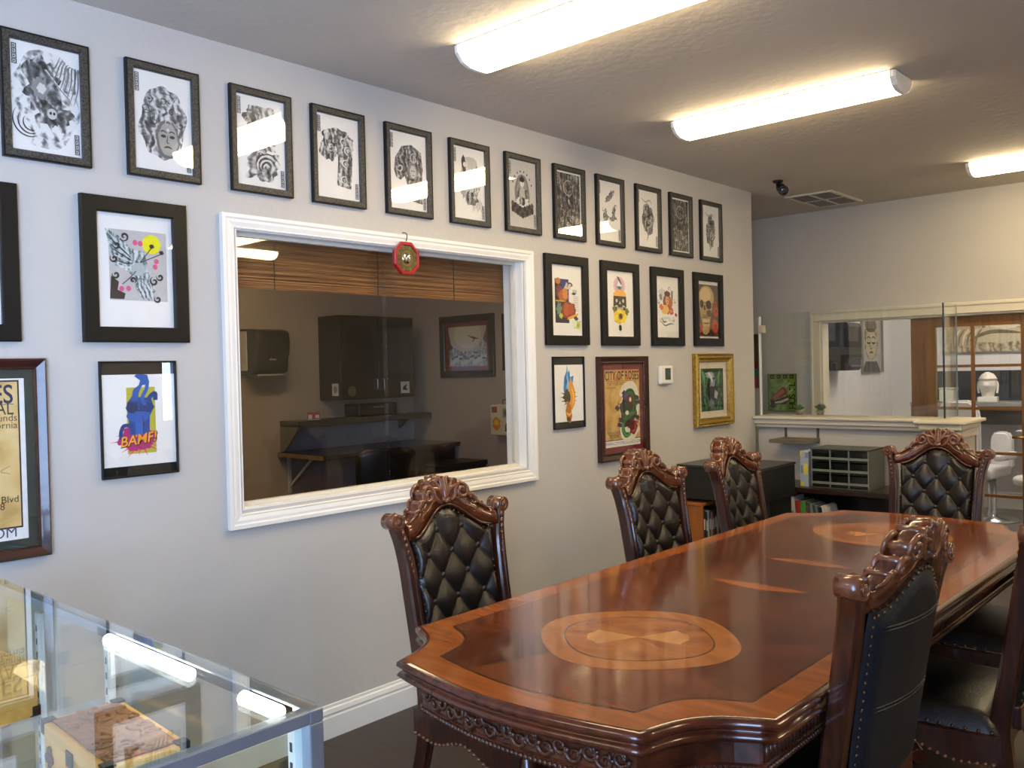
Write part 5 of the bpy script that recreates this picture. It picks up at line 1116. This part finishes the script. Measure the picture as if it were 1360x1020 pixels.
m = mb(pm('#e0cc3c', rough=.5)); m.box((-.004, -.0012, .08), (.024, -.0003, .15)).box((-.028, -.0012, .2), (-.018, -.0003, .234)).box((-.028, -.0012, .003), (-.004, -.0003, .03)); m.build('yellow_panel', bb)
m = mb(pm('#7d8296', rough=.5)); m.box((.006, -.0012, .19), (.026, -.0003, .225)).box((-.022, -.0012, .09), (-.010, -.0003, .14)); m.build('printed_panel', bb)
ws = thing('bracket_shelf', 'small brown wall shelf on two upright strips under the half wall ledge', 'shelf', (.33, 6.0, .95))
BRN = pm('#6b6250', rough=.5, var=.08)
mb(BRN).box((-.135, -.24, -.012), (.135, -.012, .014), .002).build('board', ws)
for s in (-1, 1): mb(pm('#5a5346', rough=.45, metal=.3)).box((s*.118-.008, -.010, -.02), (s*.118+.008, -.0005, .095), .001).build('upright', ws)
# small pictures in the nook
def hustle(a):
    a.rect(0, 0, 1, 1, ink(50, dark='#4f6b3a', mid='#6c8a4e', light='#93a86a', lo=.3, hi=.7, sc=4)); a.rect(0, .86, 1, 1, '#7d8f3a'); a.rect(.80, 0, 1, .86, '#6f9a3f')
    for i in range(4): a.rect(.06+.235*i, .88, .20+.235*i, .98, '#22251a'); a.rect(.09+.235*i, .91, .16+.235*i, .95, '#7d8f3a')
    for i, ch_ in enumerate('HUSTL'): a.text(ch_, .95, .04+.155*i, .075, '#1d2317', align='LEFT', bold=.001, rot=pi/2)
    a.poly([(.06, .34), (.50, .66), (.60, .62), (.66, .46), (.22, .30)], '#8f3f36'); a.poly([(.10, .35), (.50, .60), (.58, .52), (.24, .31)], '#b0685c'); a.poly([(.04, .32), (.22, .28), (.70, .42), (.76, .32), (.60, .18), (.24, .18), (.06, .20)], '#3a302b'); a.poly([(.20, .24), (.44, .28), (.70, .36), (.72, .30), (.44, .21), (.22, .20)], '#c9bfae'); a.blob(.14, .14, .1, .07, '#443c36', 4, .2)
    a.stroke([(.60, .62), (.70, .72), (.78, .78)], .06, '#aab48c'); a.stroke([(.72, .50), (.82, .56), (.9, .6)], .07, '#aab48c')
picture('green canvas of a meat sandwich with lettering, behind the glass screen', 0, .252, 0, .315, hustle, fw=.004, depth=.02, fmat=pm('#4f5f34'), rot=RY, origin=(-.322, 7.1, 1.243), glass_=False)
picture('narrow colourful canvas seen as a sliver beside the wall corner', 0, .26, 0, .463, lambda a: (a.rect(0, 0, 1, 1, '#6a5238'), a.rect(0, .35, 1, .5, '#7d3c2c'), a.rect(0, .22, 1, .36, '#3f8f78'), a.rect(0, 0, 1, .22, '#b5607a')), fw=.004, depth=.02, fmat=pm('#5a4630'), rot=RY, origin=(-.665, 7.1, 1.515), glass_=False)
# ------------------------------------------------------------------ french door and the white room
DW = wood('#6a471c', '#8a5e29', rough=.45, coat=.1, rot=(0, RAD(90), 0), scale=4, stretch=9, name='door_wood')
dr_ = thing('door_1', '', 'door', (.706, 7.15, 0)); dr_['kind'] = 'structure'; del dr_['category']; del dr_['label']
m = mb(DW); WD = .806
cols = [(.179, .424), (.444, .754)]; rows = [(.17, .472), (.492, .784), (.804, 1.112), (1.132, 1.428), (1.448, 1.733)]
m.box((0, 0, .002), (.179, .04, 1.81), .003).box((.754, 0, .002), (WD, .04, 1.81), .003).box((.179, 0, 1.733), (.754, .04, 1.81)).box((.179, 0, .002), (.754, .04, .17)); m.box((.424, .002, .17), (.444, .038, 1.733))
for a, b in zip(rows, rows[1:]): m.box((.179, .003, a[1]), (.754, .037, b[0]))
m.box((.095, -.006, .01), (.105, 0, 1.80))
m.build('door_frame', dr_)
for u in cols:
    for v in rows: mb(glass((.97, .98, .97), 1.0, 'door_glass')).box((u[0], .018, v[0]), (u[1], .022, v[1])).build('glass_pane', dr_)
mb(pm('#a58a4a', rough=.3, metal=.9)).tube([(.785, -.001, .92), (.785, -.04, .92), (.70, -.045, .92)], .009, 8).build('door_handle', dr_)
def face_art(a):
    a.rect(0, 0, 1, 1, '#a8a49b'); B = ink(60, dark='#4a4034', mid='#867660', light='#c2b49a', lo=.3, hi=.72, sc=8)
    a.blob(.5, .60, .34, .38, B, 3, .02); a.poly([(.22, .20), (.78, .20), (.95, .0), (.05, .0)], '#55504a'); a.ell(.5, .52, .27, .28, '#b5a68c'); a.blob(.5, .86, .28, .13, '#5f5548', 3, .05)
    for i in range(20): a.ell(.28+.11*(i % 5), .82+.035*(i//5), .04, .014, '#8d7f6c')
    for u in (.38, .62): a.stroke([(u-.1, .55), (u, .53), (u+.1, .55)], .03, '#3c342b'); a.stroke([(u-.11, .62), (u, .65), (u+.11, .61)], .025, '#4d4337')
    a.stroke([(.46, .62), (.45, .46), (.5, .43), (.55, .46)], .03, '#6f624f'); a.stroke([(.40, .35), (.5, .37), (.60, .35)], .04, '#5b4438'); a.ell(.5, .68, .02, .012, '#d4c7ad')
picture('canvas of a calm carved stone face on the left wall of the white room', 0, .56, 0, .56, face_art, fw=.004, depth=.03, fmat=pm('#8f8a80'), origin=(-.33, 9.16, 1.655), glass_=False)
def recl(a):
    a.rect(0, 0, 1, 1, ink(63, dark='#5d5344', mid='#93866e', light='#c9bd9f', lo=.3, hi=.68, sc=5)); a.blob(.25, .5, .18, .35, '#a8997c', 3, .1); a.blob(.62, .42, .38, .2, '#bdb092', 5, .12); a.stroke([(.3, .3), (.55, .5), (.9, .45)], .05, '#6f624e'); a.stroke([(.45, .75), (.7, .62), (.95, .7)], .06, '#d4c8ab'); a.poly([(.7, .75), (1, .95), (1, .6), (.85, .66)], '#3c3831')
    for i in range(6): a.stroke([(.12+.05*i, .15), (.14+.05*i, .4), (.2+.05*i, .6)], .025, '#7b6e58' if i % 2 else '#cfc3a6')
picture('long sepia canvas of a reclining statue on the back wall of the white room', 0, .80, 0, .40, recl, fw=.004, depth=.03, fmat=pm('#5d5548'), rot=RY, origin=(.60, 9.75, 1.755), glass_=False)
t = thing('paper_dispenser', 'black paper dispenser on the left wall of the white room', 'towel dispenser', (-.33, 8.16, 1.41))
mb(pm('#171717', rough=.25, var=.05)).loft([[(x, y, z) for x, z in ((.001, 0), (.20, .0), (.215, .02), (.218, .10), (.225, .11), (.225, .40), (.21, .435), (.17, .445), (.001, .445))] for y in (-.15, .15)], smooth=False).build('cover', t)
mb(pm('#3a3a3a', rough=.3)).box((.226, -.11, .03), (.230, .11, .05)).build('slot', t)
mb(pm('#2c2c2c', rough=.2)).box((.04, -.1525, .09), (.20, -.1505, .38), .001).build('side_panel', t)
ct = thing('back_counter', 'grey counter with dark backsplash along the back wall of the white room', 'counter', (.3, 9.75, 0))
mb(pm('#9a9a98', rough=.3, metal=.3)).box((-.30, -.45, 1.03), (1.4, -.001, 1.07), .004).build('countertop', ct)
mb(pm('#2a2927', rough=.35)).box((-.30, -.02, 1.071), (1.4, -.001, 1.37)).build('backsplash', ct)
mb(pm('#2e2c29', rough=.5)).box((-.30, -.42, .86), (1.4, -.05, 1.029)).build('drawer_front', ct)
for x in (.15, 1.35): mb(pm('#6d6c6a', rough=.5)).box((x-.02, -.40, 0), (x+.02, -.36, .859)).build('leg', ct)
bu = thing('stone_bust', 'white carved head sculpture with closed eyes on the back counter', 'sculpture', (.68, 9.44, 1.0705), RAD(6))
PL = pm('#e2ddd2', rough=.6, var=.04)
mb(PL).box((-.085, -.07, 0), (.085, .07, .05), .006).build('plinth', bu)
def head(a, b):
    th = 2*pi*a; z = .05+.24*b; base = (.052, .056, .060, .066, .074, .078, .078, .075, .070, .062, .046, .012); k = b*11; i = min(int(k), 10); r = lerp(base[i], base[i+1], k-i)
    x, y = r*sin(th), -r*1.12*cos(th); f = math.exp(-(((a if a < .5 else 1-a))/.07)**2)
    if .30 < b < .62: y -= f*.023*sin(pi*(b-.30)/.32)**1.2*(1 if b < .5 else .8)
    for ex in (-.09, .09):
        aa = a if a < .5 else a-1; y += .007*math.exp(-((aa-ex)/.035)**2-((b-.53)/.05)**2)
    y -= .006*f*math.exp(-((b-.24)/.04)**2)
    if b > .68: x *= 1.06; y *= 1.06
    if b > .68: x += .003*sin(th*22)*(1 if b < .95 else 0); y += .003*cos(th*22)*sin(b*90)
    return (x, y, z)
mb(PL).grid(head, 64, 48).build('head', bu)
m = mb(PL)
for s in (-1, 1): m.tube(smooth_path([(s*.074, .0, .20), (s*.084, .008, .17), (s*.083, .0, .12), (s*.078, -.004, .085)], 4), .010, 8)
m.build('ears', bu)
m = mb(pm('#c4baa8', rough=.6))  # darker tone stands for shade in the eye, mouth and hairline carving
for s in (-1, 1): m.tube([(s*.014, -.0845, .176), (s*.030, -.0775, .171), (s*.046, -.068, .176)], .0042, 6)
m.tube([(-.020, -.0690, .108), (0, -.0745, .105), (.020, -.0690, .108)], .0042, 6); m.tube([(.0815*cos(a), .0905*sin(a), .222) for a in [2*pi*k/32 for k in range(32)]], .0038, 6, closed=True); m.build('shade_lines', bu)
t = thing('white_canister', 'small pale square canister on the back counter behind the glass screen', 'canister', (.33, 9.42, 1.0705))
mb(pm('#d9d8d0', rough=.4)).box((-.07, -.07, 0), (.07, .07, .12), .01).build('body', t); mb(pm('#c9c8bf', rough=.4)).box((-.073, -.073, .1205), (.073, .073, .14), .006).build('lid', t)
WV = pm('#e9e6e6', rough=.4, var=.02)
def white_chair(x, y, rz, sc, label):
    t = thing('salon_chair', label, 'chair', (x, y, 0), rz, 'white padded chairs in the white room')
    def slab(w_, h_): return [(-w_/2, 0), (-w_/2, h_*.8), (-w_*.42, h_*.93), (-w_*.28, h_), (w_*.28, h_), (w_*.42, h_*.93), (w_/2, h_*.8), (w_/2, 0)]
    m = mb(WV).prism([(a, .20, .46+b) for a, b in slab(.36*sc, .66*sc)], (0, .09, 0), False); bmesh.ops.bevel(m.bm, geom=m.bm.edges[:], offset=.02, segments=3, affect='EDGES'); m.build('backrest', t)
    mb(WV).box((-.20*sc, -.28, .40), (.20*sc, .195, .50), .035, 4).build('seat', t)
    for s in (-1, 1): mb(WV).box((s*.235*sc-.035, -.20, .56), (s*.235*sc+.035, .19, .63), .025, 3).build('armrest', t)
    mb(pm('#c7c7c9', rough=.2, metal=.9)).lathe([(.23, .0), (.23, .02), (.05, .035), (.035, .10), (.035, .399)], 24).build('pedestal', t)
    return t
white_chair(.64, 8.36, 0, 1.0, 'white padded salon chair behind the glass screen, the taller of two')
white_chair(.815, 8.98, RAD(-8), .52, 'small white padded chair right of the taller white one')
t = thing('round_stool', 'white round stool at the right edge beyond the door', 'stool', (1.30, 8.35, 0))
mb(WV).lathe([(.001, .50), (.14, .50), (.165, .485), (.17, .46), (.16, .43), (.12, .42), (.001, .42)], 28).build('seat', t); mb(pm('#c7c7c9', rough=.2, metal=.9)).lathe([(.17, 0), (.17, .02), (.03, .04), (.022, .06), (.022, .419)], 20).build('pedestal', t)
t = thing('tray_stand', 'white narrow tray on a post in front of the back counter', 'tray', (1.10, 9.30, .80))
mb(WV).box((-.14, -.06, 0), (.2, .06, .012), .003).box((-.06, -.03, .013), (.1, .03, .03), .003).build('board', t); mb(pm('#6d6c6a')).box((.02, -.02, -.799), (.05, .02, -.001)).build('post', t)
# succulents on the ledge
GRN = pm('#4f6b46', rough=.6, var=.25, scale=40)
def plant(x, y, n, r, label, seed):
    t = thing('succulent', label, 'plant', (x, y, 1.1155), 0, 'small spiky plants behind the half wall ledge'); R = random.Random(seed)
    mb(pm('#8a8378', rough=.7)).lathe([(.022, 0), (.03, .03), (.03, .034), (.024, .034), (.023, .028)], 16).build('pot', t)
    m = mb(GRN)
    for i in range(n):
        a = R.uniform(0, 6.28); e = R.uniform(.1, 1.0); l = r*R.uniform(.7, 1.1); d = Vector((cos(a)*e, sin(a)*e, 1.0-e*.45)).normalized(); p = Vector((0, 0, .03))
        m.tube([p, p+d*l*.5, p+d*l*.8+Vector((0, 0, .002)), p+d*l], [.004, .0045, .003, .0006], 5)
    m.build('leaves', t)
plant(.245, 6.155, 46, .045, 'small spiky green plant left of the fuller one behind the ledge', 2); plant(.40, 6.155, 80, .055, 'fuller spiky green plant behind the half wall ledge', 5)
